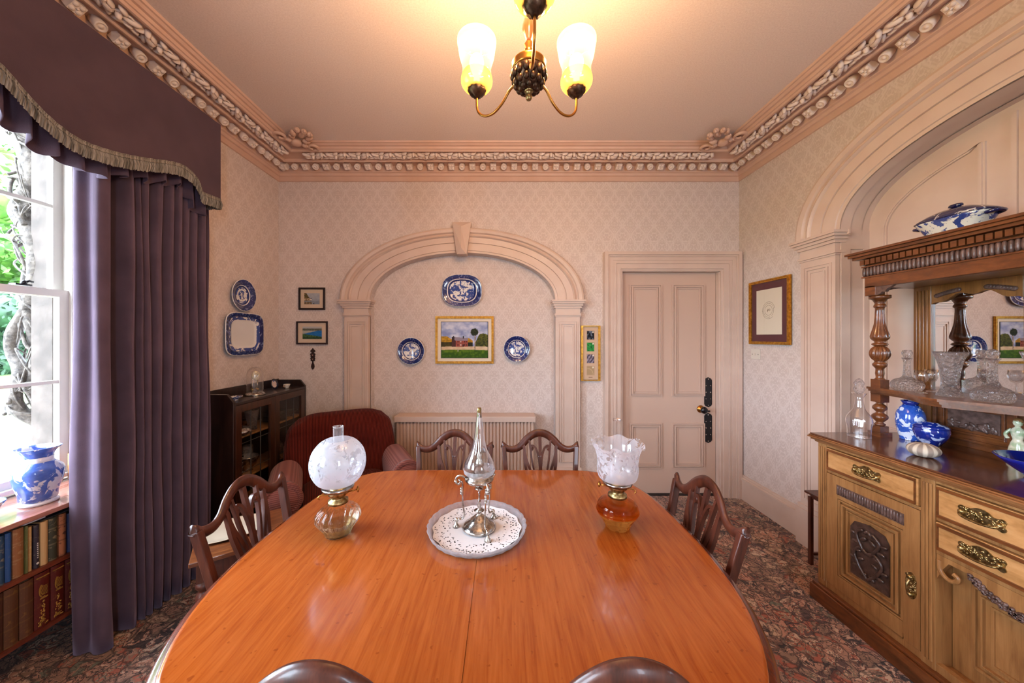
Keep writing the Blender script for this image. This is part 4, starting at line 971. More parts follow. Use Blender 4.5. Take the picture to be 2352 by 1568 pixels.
o = L([(0, 0), (.022, 0), (.020, .008), (.036, .018), (.050, .027), (.048, .029), (.033, .022), (0, .014)], 36, sq=(.85, 1.1)).build('footed_dish', CH1, loc=(-1.945, 2.46, ZC_)); tag(o, 'small oval footed dish on the near corner of the dark cabinet', 'dish')
DK = plate_mat('black_rim_plate', [(0, 'w'), (.45, 's'), (.66, 'd')], 30, .56, '#d9c3b8', '#0b0c22')
o = L([(0, 0), (.026, .0), (.047, .010), (.045, .013), (.026, .004), (0, .003)], 36, fl=(18, .02), M=None).build('display_saucer', DK, loc=(-2.02, 2.985, ZC_+.046), rot=(0, 1.32, 0)); tag(o, 'dark scallop-rimmed saucer stood on edge on the cabinet', 'saucer')
o = T('teacup', 'small white teacup lying beside the upright saucer on the cabinet', 'cup', (-1.95, 3.06, ZC_)); L([(0, 0), (.014, 0), (.015, .004), (.025, .026), (.028, .036), (.026, .036), (.014, .008), (0, .006)], 28, n=1).build('cup_body', plain('cream_china', '#d6cfc6', .15, coat=.5), o)
MB().tube(cr([(0, -.026, .030), (0, -.042, .030), (0, -.043, .018), (0, -.022, .012)], 5), .003, 6).build('cup_handle', plain('gilt_china', '#c7a988', .2, coat=.5), o)

# ------------------------------------------------------------------ wall plates and pictures
def wall_M(side, a, z, d=0.004):
    if side == 'B': return Matrix(((1, 0, 0, a), (0, 0, -1, YB-d), (0, 1, 0, z), (0, 0, 0, 1)))
    if side == 'N': return Matrix(((1, 0, 0, a), (0, 0, -1, YB+.09-d), (0, 1, 0, z), (0, 0, 0, 1)))
    if side == 'L': return Matrix(((0, 0, 1, XL+d), (1, 0, 0, a), (0, 1, 0, z), (0, 0, 0, 1)))
    return Matrix(((0, 0, -1, XR-d), (-1, 0, 0, a), (0, 1, 0, z), (0, 0, 0, 1)))
def euler(M): return M.to_euler()
PLM = plate_mat('willow_plate', [(0, 's'), (.58, 'd'), (.645, 'w'), (.69, 'r'), (.975, 'w')], 28, .50)
def wplate(name, side, a, z, hw, hh, mat, label, cat='plate', sup=None, fl=None):
    M = wall_M(side, a, z)
    m = MB(); r = 1.0; pr = [(0, .010), (.55, .010), (.62, .013), (.68, .022), (.95, .032), (1.0, .034), (1.0, .028), (.66, .012), (.6, .0), (0, .0)]
    if fl: pr = [(a_, b_) for a_, b_ in pr]
    m.lathe([(p, q) for p, q in pr], 72, sq=(hw, hh), sup=sup, fl=fl, n=1)
    o = m.build(name, mat); o.matrix_world = M; o.location = M.translation; o.rotation_euler = euler(M)
    return tag(o, label, cat)
wplate('wall_plate', 'L', 2.75, 1.842, .128, .129, plate_mat('round_blue_plate', [(0, 's'), (.30, 'w'), (.40, 's'), (.5, 'd'), (.60, 'w'), (.64, 'r'), (.97, 'w')], 24, .47), 'round dark blue plate hung above the square platter beside the curtain')
# chamfered square platter
PQ = plate_mat('scalloped_blue_platter', [(0, 'w'), (.66, 's'), (.80, 'r'), (.975, 'w')], 22, .46, rimc='#151f5c')
wplate('wall_platter', 'L', 2.765, 1.528, .205, .172, PQ, 'square-cornered platter with blank white centre hung below the round plate', 'platter', sup=5)
wplate('wall_platter', 'N', AY(1061, 667, 3.28).x, AY(1061, 667, 3.28).z, .194, .155, plate_mat('willow_platter', [(0, 's'), (.62, 'd'), (.70, 'w'), (.745, 'r'), (.98, 'w')], 24, .49), 'oblong blue and white willow-style platter above the framed house painting', 'platter', sup=2.7)
a = AY(944, 806, 3.28); wplate('wall_plate', 'N', a.x, a.z, .131, .131, PLM, 'round blue and white plate hung left of the house painting')
a = AY(1187, 801, 3.28); wplate('wall_plate', 'N', a.x, a.z, .127, .127, PLM, 'round blue and white plate hung right of the house painting')

def pic_mat(name):
    x = Nt(name); at = x.n('Attribute', attribute_name='Col'); x.P(col=at.outputs['Color'], rough=.6, coat=0.0, spec=.2); return x.m
PICM = pic_mat('printed_picture')
def picture(name, w, h, nx, ny, fn, parent, z):
    vs = [((i/nx-.5)*w, (j/ny-.5)*h, z) for j in range(ny+1) for i in range(nx+1)]
    fs = [(j*(nx+1)+i, j*(nx+1)+i+1, (j+1)*(nx+1)+i+1, (j+1)*(nx+1)+i) for j in range(ny) for i in range(nx)]
    me = bpy.data.meshes.new(name); me.from_pydata(vs, [], fs)
    ca = me.color_attributes.new('Col', 'FLOAT_COLOR', 'POINT'); flat = []
    for j in range(ny+1):
        for i in range(nx+1): flat += list(rgb(fn(i/nx, j/ny)))
    ca.data.foreach_set('color', flat); me.materials.append(PICM)
    o = bpy.data.objects.new(name, me); COL.objects.link(o); o.parent = parent; return o
def fnz(x_, y_, s=1.0, seed=0): return noise.fractal(Vector((x_*s, y_*s, seed)), 1.0, 2.0, 4)
def hexmix(a, b, t):
    t = max(0, min(1, t)); A = [int(a[i:i+2], 16) for i in (1, 3, 5)]; B = [int(b[i:i+2], 16) for i in (1, 3, 5)]
    return '#%02x%02x%02x' % tuple(int(p+(q-p)*t) for p, q in zip(A, B))
def picframe(name, side, a, z, w, h, fw, fmat, matc, label, mats_=(0,), d=.006, cat='picture', tilt=0):
    M = wall_M(side, a, z, d); 
    r = E(name, M.translation, rot=euler(M)); tag(r, label, cat)
    m = MB()
    for k, (o_, ww, zz) in enumerate(((0, fw, .012), (fw*.18, fw*.42, .018), (fw*.72, fw*.2, .015))):
        W, H = w/2-o_-ww/2, h/2-o_-ww/2
        m.bar([(-W, -H, zz/2), (W, -H, zz/2), (W, H, zz/2), (-W, H, zz/2)], ww, zz, (0, 0, 1), closed=True)
    m.build('frame', fmat, r)
    MB().box(-w/2+fw*.6, w/2-fw*.6, -h/2+fw*.6, h/2-fw*.6, 0, .004).build('mount', plain(name+'_mount', matc, .6), r)
    return r
def house(u, v):
    c = '#9aa3c4'; n = fnz(u, v, 5, 3); c = hexmix('#7f8bb8', '#c9cddb', .5+n*.9+(.35 if (u-.17)**2*4+(v-.83)**2*30 < .02 else 0)+v*.1)
    if v < .22+.01*sin(u*4): c = hexmix('#5d7a12', '#2f5207', .5+fnz(u, v, 14, 1)+(.20-v)*3)
    elif v < .31+.01*sin(u*3): c = hexmix('#d9c2a0', '#c4a888', .5+fnz(u, v, 9, 2))
    else:
        t = .50+.07*sin(u*9+1)+.05*fnz(u, 0, 12, 5)
        if u < .23 and v < min(.62, .60-.9*max(0, u-.13)): c = hexmix('#8a6a14', '#c9962a', .5+fnz(u, v, 20, 4)*1.3) if v > .44 else hexmix('#2e2a14', '#4c4318', .5+fnz(u, v, 16, 4))
        if .54 < u < .68 and v < .56-.9*abs(u-.59): c = hexmix('#8f6c18', '#b88a2c', .5+fnz(u, v, 20, 6)) if v > .43 else '#22261c'
        if .54 < u < .68 and v < .43: c = '#25261e'
        if u > .72 and v < min(.68-.6*(u-.9)**2*6, .40+2.6*(u-.72)): c = hexmix('#2e3414', '#6a6a20', .35+fnz(u, v, 18, 7)+(v-.45))
    if .225 < u < .57 and .31 < v:
        top = .55 if u < .30 else .55-.05*(u-.30)
        roof = .585-.12*abs(u-.27)/1 if u < .33 else .578-.10*(u-.33)
        if v < .50-(.02 if u > .3 else 0): c = hexmix('#8a4038', '#a05848', .5+fnz(u, v, 30, 8)) if u > .31 else '#4a2b28'
        elif v < roof: c = '#8b7f8c' if u > .285 else '#3a2a2c'
        if .33 < u < .56:
            for wx in (.36, .42, .50, .54):
                if abs(u-wx) < .012 and (.43 < v < .47 or .335 < v < .385): c = '#4a2422' if wx != .42 else '#cfc2b8'
            if abs(u-.47) < .012 and v < .38: c = '#2c1a1a'
    for cx_ in (.262, .478):
        if abs(u-cx_) < .012 and .54 < v < .61: c = '#2e2a30'
    if abs(u-(.725+(.02)*(v-.3))) < .011+.012*max(0, .34-v)*6 and .215 < v < .62: c = hexmix('#7a6a58', '#b8a48c', .5+fnz(u, v, 20, 9))
    rr = math.hypot((u-.715)*1.25, (v-.72)*1.0)
    if rr < .105+.02*fnz(u*2, v*2, 20, 2): c = hexmix('#161c12', '#333a20', .5+fnz(u, v, 40, 10))
    if abs(u-.36) < .02 and .17 < v < .24 and (v > .225 or abs(u-.36) < .008): c = '#a9a08e'
    return c
a = AY(1066.5, 780.5, 3.28); r = picframe('framed_painting', 'N', a.x, a.z, .576, .467, .03, GOLD, '#e2d2ba', 'gilt-framed painting of a red house, lawn and tall tree in the arched recess', cat='painting')
MB().box(-.230, .230, -.178, .178, .004, .006).build('slip', BLACK, r)
picture('canvas', .450, .346, 150, 112, house, r, .0075)
def harbour(u, v):
    c = hexmix('#8f96a4', '#a7a9ae', v+.4*fnz(u, v, 6, 1))
    if v < .32: c = hexmix('#6f7884', '#9097a0', .5+fnz(u, v*4, 8, 2))
    if v > .30 and u < .48-.5*(v-.3): c = hexmix('#33301c', '#7a6a44', .5+fnz(u, v, 12, 3)*1.4)
    if .34 < v < .55 and u < .42: c = hexmix('#c8b698', '#6a5030', .5+fnz(u, v, 16, 4)*1.5)
    if math.hypot((u-.43), (v-.42)*.8) < .055: c = '#d6d2cc'
    if .40 < u < .49 and .48 < v < .55: c = '#1c1814'
    if v < .22 and u < .5: c = hexmix('#a08a6c', '#4c4436', .5+fnz(u, v*3, 10, 5))
    if math.hypot(u-.62, v-.05) < .04: c = '#241f1c'
    return c
a = AY(715.5, 685.5, 3.2); r = picframe('framed_picture', 'B', a.x, a.z, .255, .215, .022, plain('dark_frame', '#200c0a', .3, coat=.3), '#cdb8a0', 'upper small dark-framed harbour picture between the corner and the arch')
picture('print', .145, .105, 56, 40, harbour, r, .0065)
def bay(u, v):
    c = hexmix('#8d96a0', '#b0b0b0', v)
    if v < .84: c = hexmix('#3f4a3c', '#8d8778', .4+fnz(u, v*3, 14, 1))
    if v < .68: c = hexmix('#1f5f9e', '#2a74b4', .5+fnz(u, v*4, 8, 2)) if v < .66-.35*max(0, .75-u) or u > .75 else hexmix('#9aa09c', '#b5ab98', .5+fnz(u, v*4, 8, 3))
    if v < .40-.25*u+.03: c = hexmix('#2c4a30', '#5d7a4c', .5+fnz(u, v, 10, 4))
    if v < .16: c = hexmix('#1e3024', '#3c5a38', .5+fnz(u, v, 14, 5))
    return c
a = AY(716, 764, 3.2); r = picframe('framed_picture', 'B', a.x, a.z, .30, .222, .018, plain('dark_red_frame', '#2a0e0a', .3, coat=.3), '#cdb8a0', 'lower small dark-framed picture of a blue bay above the carved spoon')
picture('print', .182, .118, 64, 42, bay, r, .0065)
def stamps(u, v):
    c = '#c9ab90'; 
    for k, vc in enumerate((.845, .62, .395, .165)):
        if abs(v-vc) < .092 and abs(u-.5) < .27: c = '#bd9e80'
        if abs(v-vc) < .083 and abs(u-.5) < .235:
            uu, vv = (u-.5)/.235, (v-vc)/.083; n = fnz(uu, vv, 1.7, k*7)
            if k == 0: c = hexmix('#101216', '#6d7486', max(0, n*1.6+.25*sin(uu*5+vv*4)+.2))
            elif k == 1: c = '#0f2a14' if abs(sin(uu*2.2+vv*2.4+n)) < .13 else hexmix('#1c7a34', '#3f9c50', .5+n)
            elif k == 2: c = hexmix('#3d3744', '#9a90a0', .5+n+.4*sin(uu*7-vv*6))
            else: c = '#c7b08c' if abs(math.hypot(uu+.8, vv+1)-1.5) < .06 else '#a98f6c'
            if uu > .45 and vv > .5 and math.hypot((uu-.68)/.2, (vv-.75)/.2) < 1: c = '#e8e2d0'
    if abs(v-.038) < .006 and abs(u-.5) < .12: c = '#8d6b52'
    return c
a = AY(1357, 811, 3.2); r = picframe('framed_stamps', 'B', a.x, a.z, .185, .535, .022, GOLD, '#c9ab90', 'tall narrow gilt frame holding four small stamps in a column beside the door')
picture('print', .145, .490, 44, 150, stamps, r, .0065)
r = picframe('framed_certificate', 'R', 2.838, 1.716, .445, .56, .034, GOLD, '#4f1722', 'gilt frame with maroon mount and a small spiral of writing on cream paper', d=.012)
MB().box(-.135, .135, -.19, .19, .004, .0062).build('paper', plain('cream_paper', '#ddd2be', .6), r)
m = MB(); rg = RN
def txt(rad, a0, a1):
    a_ = a0
    while a_ < a1:
        l = rg.uniform(.006, .016)/rad
        hgt = rg.uniform(.0016, .003)
        m.bar([(rad*cos(a_+l*t/3)*.92, .012+rad*sin(a_+l*t/3), .0066) for t in range(4)], hgt, .0005, (0, 0, 1)); a_ += l+.003/rad
txt(.042, -.2, 5.9); txt(.058, -.9, 4.9); txt(.071, .2, 5.3)
m.bar(cr([(-.014, .018, .0066), (-.012, .006, .0066), (-.002, .012, .0066), (-.006, .024, .0066), (-.009, -.002, .0066)], 4), .0025, .0006, (0, 0, 1))
m.bar(cr([(.004, .010, .0066), (.010, .022, .0066), (.017, .018, .0066), (.012, .006, .0066), (.004, .010, .0066)], 4), .0025, .0006, (0, 0, 1))
m.build('spiral_writing', plain('gold_brown_ink', '#6b5236', .5), r)
g = MB().box(-.20, .20, -.255, .255, .0085, .0095).build('glazing', thin_glass('picture_glass', refl=.35), r)
# light switch
r = E('light_switch', (XR, 3.0, 1.354)); tag(r, 'cream square switch plate on the wall under the maroon-mounted frame', 'light switch')
MB().box(-.010, 0, -.05, .05, -.045, .045).build('plate', plain('cream_plastic', '#d6cdc0', .4), r, bev=.003)
m = MB().box(-.013, -.009, -.006, .006, -.010, .010); m.build('rocker', plain('cream_plastic_rocker', '#cfc4b4', .35), r)
m = MB(); m.blob((-.010, .034, -.002), (.001, .004, .004)); m.blob((-.010, -.034, -.002), (.001, .004, .004)); m.build('screw', BLACK, r)
# carved love spoon
a = AY(717, 824, 3.2); z0 = a.z-.103
half = [(0, 0), (.010, .012), (.016, .030), (.013, .048), (.006, .064), (.005, .082), (.020, .084), (.018, .096), (.024, .108), (.016, .114), (.021, .124), (.018, .134), (.024, .142), (.022, .154), (.010, .158), (.012, .166), (.024, .172), (.020, .184), (.008, .194), (0, .207)]
m = MB(); m.prism([(p[0], p[1]) for p in half]+[(-p[0], p[1]) for p in reversed(half[1:-1])], lambda u, v, d: (a.x+u, YB-.004-d, z0+v), 0, .009)
o = m.build('love_spoon', plain('dark_carved_wood', '#220b09', .4), bev=.0015); tag(o, 'small dark carved wooden spoon hanging under the blue bay picture', 'spoon')
m = MB()
for zz in (.100, .138): m.prism([(0, zz-.006), (.007, zz+.002), (.004, zz+.006), (0, zz+.003), (-.004, zz+.006), (-.007, zz+.002)], lambda u, v, d: (a.x+u, YB-.0135-d, z0+v), 0, .001)
m.build('heart_inlay', plain('pale_heart', '#b78b7a', .6), o)
# ------------------------------------------------------------------ low stool table with platter
e1 = Vector((.80, .60, 0)); e2 = Vector((-.58, .81, 0)).normalized(); e2 = Vector((-.60, .80, 0))
sc0 = Vector((-1.42, 1.53, 0)); ctr = sc0+e1*.20+e2*.18; rz = math.atan2(.60, .80)
sl = T('low_table', 'low dark wooden table with turned legs between the curtain and the dining chair', 'table', (ctr.x, ctr.y, 0), rz)
MB().box(-.20, .20, -.18, .18, .455, .478).build('table_top', wood('worn_oak_top', '#452310', '#6b3a1e', '#8c5830', (2, 14, 14), .3, .3, 4, .2), sl, bev=.004)
m = MB(); m.box(-.17, .17, -.155, -.137, .37, .455); m.box(-.17, .17, .137, .155, .37, .455); m.box(-.175, -.157, -.15, .15, .37, .455); m.box(.157, .175, -.15, .15, .37, .455); m.build('apron', MAHOG, sl)
m = MB(); m.lathe([(.013, 0), (.013, .002), (0, .002)], 16, M=frame((0, -.157, .415), (1, 0, 0), (0, 0, 1))); m.build('peg_hole', BLACK, sl)
for sx in (-1, 1):
    for sy in (-1, 1): m = L([(.016, 0), (.022, .03), (.018, .06), (.024, .10), (.022, .14), (.030, .20), (.030, .22), (.018, .245), (.030, .265), (.033, .285), (.024, .305), (.020, .315), (.030, .33), (.032, .345), (.022, .36), (.022, .37)], 20, c=(sx*.15, sy*.130, 0), n=2); m.box(sx*.15-.026, sx*.15+.026, sy*.130-.026, sy*.130+.026, .36, .455); m.build('leg', MAHOG, sl)
o = L([(0, .002), (.5, .002), (.70, .004), (.95, .014), (1.0, .016), (1.0, .013), (.7, 0), (0, 0)], 72, sq=(.145, .120), sup=3.0, fl=(28, .008)).build('cream_platter', plain('cream_glaze', '#cfc3ae', .2, coat=.4), loc=(-1.435, 1.80, .4785), rot=(0, 0, rz)); tag(o, 'large cream platter with gilt scalloped rim lying on the low dark table', 'platter')

# ------------------------------------------------------------------ bookcase under the window
BX0, BX1 = XL-.27, XL+.075; BY0, BY1 = .52, 1.885
bc = T('bookcase', 'low reddish wooden bookcase under the window filled with old books', 'bookcase', ((BX0+BX1)/2, 1.2, 0))
m = MB(); m.box(BX0, BX1+.005, BY0, BY1, .700, .722); m.build('top_board', wood('bookcase_top', '#7a4638', '#9c6656', '#b07c6c', (10, 1.2, 10), .2, .4), bc, world=True, bev=.003)
for z in (.457, .185): MB().box(BX0+.01, BX1-.003, BY0+.02, BY1-.02, z-.0, z+.018).build('shelf', BOOKW, bc, world=True)
for (a, b) in ((BY0, BY0+.02), (BY1-.02, BY1)): MB().box(BX0, BX1, a, b, .0, .700).build('side_panel', BOOKW, bc, world=True)
MB().box(BX0-.004, BX0, BY0, BY1, .14, .70).build('back_panel', DKW, bc, world=True)
m = MB(); pl_e = [(BX0+.01, .722), (BX0+.125, .722), (BX0+.125, .80), (BX0+.11, .845), (BX0+.09, .858), (BX0+.01, .865)]
m.prism(pl_e, lambda u, v, d: (u, BY1-.022+d, v), 0, .02); m.build('gallery_end', OAKV, bc, world=True)
def spine_mat(nm, c, g='#b08a4a', amt=.5, bands=True):
    x = Nt(nm); o = x.obj(); s = x.n('SeparateXYZ', {0: o}).outputs; f = x.noi(o, 55, 3, .6, .8); n2 = x.noi(o, 9, 2)
    z = x.mt('FRACT', x.mt('MULTIPLY', s[2], 14.0))
    b = x.mt('LESS_THAN', z, .10) if bands else 0.0
    k = x.mt('MULTIPLY', x.n('MapRange', {0: f, 1: .56, 2: .60, 3: 0.0, 4: amt}).outputs[0], x.n('MapRange', {0: n2, 1: .45, 2: .55, 3: 0.0, 4: 1.0}).outputs[0])
    if bands: k = x.mt('MAXIMUM', k, x.mt('MULTIPLY', b, amt*.5))
    x.P(col=x.mix(k, rgb(c), rgb(g)), rough=.5); return x.m
PAGES = plain('book_pages', '#b7a88c', .85)
def book(name, y0, y1, zb_, h, mat, label, dep=.15, grp='books on the upper shelf of the bookcase', xf=None):
    xf = xf if xf is not None else BX1-.012-RN.uniform(0, .006)
    r = T(name, label, 'book', (xf-dep/2, (y0+y1)/2, zb_), 0, grp); w = (y1-y0)/2-.0008; t = min(.003, w*.3)
    m = MB(); n = 6
    poly = [(-dep/2, -w), (dep/2-.006, -w)]+[(dep/2-.006+.006*sin(pi*k/n), -w+2*w*k/n) for k in range(1, n)]+[(dep/2-.006, w), (-dep/2, w), (-dep/2, w-t), (dep/2-.010, w-t), (dep/2-.010, -w+t), (-dep/2, -w+t)]
    m.prism(poly, lambda u, v, d: (u, v, d), 0.0005, h); m.build('cover', mat, r)
    MB().box(-dep/2+.003, dep/2-.010, -w+t, w-t, .004, h-.004).build('pages', PAGES, r)
    return r
def py2y(p, X=-2.065): return -X*F/(CX-p)
up = [(-22, -2, '#7a5a44', .19, 'brown worn book at the frame edge on the upper bookcase shelf', 0), (0, 17, '#1c3a58', .205, 'dark blue book with faint lettering at the left of the upper shelf', .3), (18, 34, '#1f4a86', .205, 'bright blue cloth book second from the left, upper shelf', .05), (35, 61, '#8a5a36', .208, 'thick tan brown book on the upper shelf', .25),
      (62, 69, '#5f6234', .205, 'slim olive green book on the upper shelf', .1), (70, 80, '#b08a54', .195, 'straw-coloured narrow book beside the olive green one', .3), (82, 96, '#2a2230', .192, 'near-black book with a white emblem at its foot', .1), (97, 115, '#c3a070', .195, 'pale cream cloth book right of the near-black book', .05),
      (117, 138, '#37392e', .195, 'dark green-grey book with a gold title line on the upper shelf', .35), (140, 158, '#9a6040', .195, 'orange-brown book with dark patterned spine', .9), (160, 171, '#1c2a58', .185, 'navy book next to the curtain on the upper shelf', .05)]
for i, (a, b, c, h, lb, am) in enumerate(up):
    g = '#3a1c14' if am == .9 else '#c9b48a'
    r = book('book', py2y(a), py2y(b), .4755, h, spine_mat('spine_%d' % i, c, g, am, am > .2), lb, dep=.14)
    if 'emblem' in lb:
        m = MB(); m.lathe([(.005, 0), (.005, .0006), (0, .0006)], 14, M=frame((.0701, 0, .022), (0, 1, 0), (0, 0, 1)))
        for k in range(8): m.box(.0700, .0706, -.002, .002, .045+k*.009, .050+k*.009)
        m.build('white_emblem', plain('emblem_white', '#d8d4d0', .6), r)
y = py2y(171)+.002
for k, (w_, c, h) in enumerate(((.03, '#3c2c24', .19), (.026, '#5a2420', .2), (.035, '#2e3c34', .19), (.03, '#70502f', .2))):
    book('book', y, y+w_, .4755, h, spine_mat('spine_h%d' % k, c, '#b08a4a', .2), ['dark brown', 'dull red', 'deep green', 'ochre'][k]+' book hidden behind the curtain end of the upper shelf', dep=.14); y += w_+.001
# books lying flat on top of the row
for k, (a, b, lb) in enumerate(((62, 112, 'thin pale booklet lying flat on top of the upright books'), (100, 165, 'thin dark booklet lying flat on the books beside the curtain'))):
    zt = .4755+.2095+k*.0; zt = .4755+(.2085 if k == 0 else .1975)
    o = MB().box(-.065, .065, -(py2y(b)-py2y(a))/2, (py2y(b)-py2y(a))/2, 0, .005).build('booklet', plain('booklet_%d' % k, ('#c9c2c6', '#2a2a30')[k], .6), loc=(BX1-.09, (py2y(a)+py2y(b))/2, zt)); tag(o, lb, 'booklet')
lo_ = [(-24, 9, '#4a2c20', .245, 'dark brown leather volume at the frame edge on the lower shelf', 0, .2), (10, 45, '#54341f', .245, 'brown leather volume with raised bands, left on the lower shelf', 0, .25), (46, 79, '#573624', .240, 'brown leather volume beside the first red gilt volume', 0, .25),
       (80, 116, '#551712', .245, 'first red volume with gilt crescent spine, from the left', 1, .3), (118, 149, '#521611', .245, 'second red gilt volume, in the middle of the three', 1, .3), (151, 176, '#4c1410', .245, 'third red gilt volume, half hidden by the curtain', 1, .3)]
for i, (a, b, c, h, lb, gilt, am) in enumerate(lo_):
    r = book('book', py2y(a), py2y(b), .2035, h, spine_mat('leather_%d' % i, c, '#a8803c', am*(.5 if gilt else 1), not gilt), lb, dep=.17, grp='large old volumes on the lower shelf of the bookcase', xf=BX1-.008)
    if gilt:
        m = MB(); xq = .0853; w_ = (py2y(b)-py2y(a))/2
        for (zz, hh) in ((.225, .004),): m.box(xq-.004, xq+.0006, -w_*.8, w_*.8, zz, zz+hh)
        m.bar([(xq, w_*.5*cos(t), .165+.030*sin(t)) for t in [2.0+3.2*k/10 for k in range(11)]], .0035, .0012, (1, 0, 0))
        m.bar([(xq, w_*.35*cos(t), .168+.020*sin(t)) for t in [1.6+3.6*k/10 for k in range(11)]], .002, .0012, (1, 0, 0))
        for k in range(7): m.box(xq-.0005, xq+.0006, -w_*.3, w_*.55, .145+k*.006, .1475+k*.006)
        m.box(xq-.0005, xq+.0006, -w_*.4, w_*.6, .128, .134)
        for k in range(46):
            zz = .012+.105*RN.random()**1.6; yy = w_*RN.uniform(-.7, .7)*(1-zz/.14)
            s = RN.uniform(.0018, .004); m.blob((xq, yy, zz), (.0008, s, s*1.3), nu=6, nv=4)
        m.build('gilt_tooling', plain('gilt_leaf', '#c49a4c', .35, metal=.6), r)
# vase and bowl on the bookcase
VCH = china('landscape_transfer_china', 15, .46, '#cfd4e4', '#24409a', '#5f82d0')
v = T('blue_vase', 'broad blue and white landscape vase with flared rim on the bookcase at the window', 'vase', (-2.19, 1.60, .722))
m = MB(); m.lathe([(0, .014), (.050, .016), (.056, .05), (.068, .10), (.074, .14), (.071, .165), (.055, .185), (.046, .195)], 48, n=3, sup=2.5); m.build('vase_body', VCH, v)
m = MB(); m.lathe([(0, 0), (.056, 0), (.059, .006), (.056, .013), (.048, .018), (.0, .018)], 48, sup=2.5); m.build('vase_foot', china('pale_foot_glaze', 60, .7, '#dfe2ec', '#4a66b8', '#7890cc'), v)
m = MB(); m.lathe([(.046, .190), (.043, .200), (.043, .218)], 48, sup=2.5); m.build('white_band', china('pale_glaze', 60, .7, '#dfe2ec', '#4a66b8', '#7890cc'), v)
m = MB(); m.lathe([(.043, .216), (.046, .232), (.056, .248), (.066, .258), (.068, .262), (.063, .262), (.050, .250), (.040, .230), (.038, .19)], 48, n=2, sup=2.3); m.build('vase_rim', VCH, v)
o = T('blue_bowl', 'shallow blue and white bowl at the left edge of the bookcase top', 'bowl', (-2.215, 1.43, .722)); L([(0, 0), (.032, 0), (.034, .008), (.030, .012), (.050, .034), (.067, .062), (.070, .072), (.066, .070), (.046, .036), (.0, .018)], 48, n=2).build('bowl_body', VCH, o)

# ------------------------------------------------------------------ sideboard
SY0, SY1 = .43, 1.955; SXF = 1.812; SXB = XN-.03; SZ = .95; SC = (SY0+SY1)/2
sb = T('sideboard', 'carved golden oak sideboard with mirrored back, turned posts and brass handles in the niche', 'sideboard', (2.1, SC, 0))
def B(mb, x0, x1, y0, y1, z0, z1): return mb.box(x0, x1, y0, y1, z0, z1)
CARVP = noisy('carved_panel_oak', '#35241e', '#513a31', 40, .28, .3, 60, coat=.4)
# top with moulded edge
m = MB()
B(m, SXF-.028, SXB, SY0-.022, SY1+.022, SZ-.008, SZ); m.build('worktop', OAKT, sb, world=True, bev=.002)
m = MB()
for ov, za, zb_ in ((.033, SZ-.016, SZ-.0085), (.038, SZ-.024, SZ-.016), (.026, SZ-.036, SZ-.024), (.012, SZ-.048, SZ-.036)): B(m, SXF-ov, SXB-.01, SY0-ov*.8, SY1+ov*.8, za, zb_)
m.build('worktop_moulding', wood('moulding_oak', '#5c3519', '#7f4f2b', '#96633a', (12, 2, 12), .3, .45, 2.5, .1), sb, world=True, bev=.003)
# carcase
m = MB(); zt = SZ-.048
y1a, y1b = 1.475, 1.425      # stile between the bays (mirror-symmetrical about SC)
B(m, SXF+.002, SXB, SY1-.022, SY1, .10, zt); B(m, SXF+.002, SXB, SY0, SY0+.022, .10, zt)
B(m, SXB-.01, SXB, SY0, SY1, .1, zt); B(m, SXF+.02, SXB, SY0, SY1, .10, .12)
def mir(y): return 2*SC-y
for (ya, yb) in ((SY1-.05, SY1), (y1b, y1a)):
    for (a, b) in ((ya, yb), (mir(yb), mir(ya))):
        B(m, SXF, SXF+.03, a, b, .10, zt)
        for t in (.25, .5, .75): B(m, SXF-.005, SXF, a+(b-a)*t-.005, a+(b-a)*t+.005, .13, zt-.02)
B(m, SXF+.004, SXF+.03, SY0+.02, SY1-.02, zt-.014, zt); B(m, SXF+.004, SXF+.03, SY0+.02, SY1-.02, .10, .135)
for (a, b) in ((y1a, SY1-.05), (mir(SY1-.05), mir(y1a))): B(m, SXF+.004, SXF+.03, a, b, .748, .762)
B(m, SXF+.004, SXF+.03, mir(y1b), y1b, .735, .747); B(m, SXF+.004, SXF+.03, mir(y1b), y1b, .596, .612)
B(m, SXF+.09, SXF+.10, mir(y1b), y1b, .10, .6); B(m, SXF+.03, SXF+.1, mir(y1b)-.01, mir(y1b), .1, .6); B(m, SXF+.03, SXF+.1, y1b, y1b+.01, .1, .6)
m.build('carcase', OAKV, sb, world=True, bev=.002)
m = MB(); B(m, SXF-.03, SXB, SY0-.02, SY1+.024, 0, .085); B(m, SXF-.02, SXB, SY0-.012, SY1+.016, .085, .10); m.build('plinth', OAKD, sb, world=True, bev=.004)
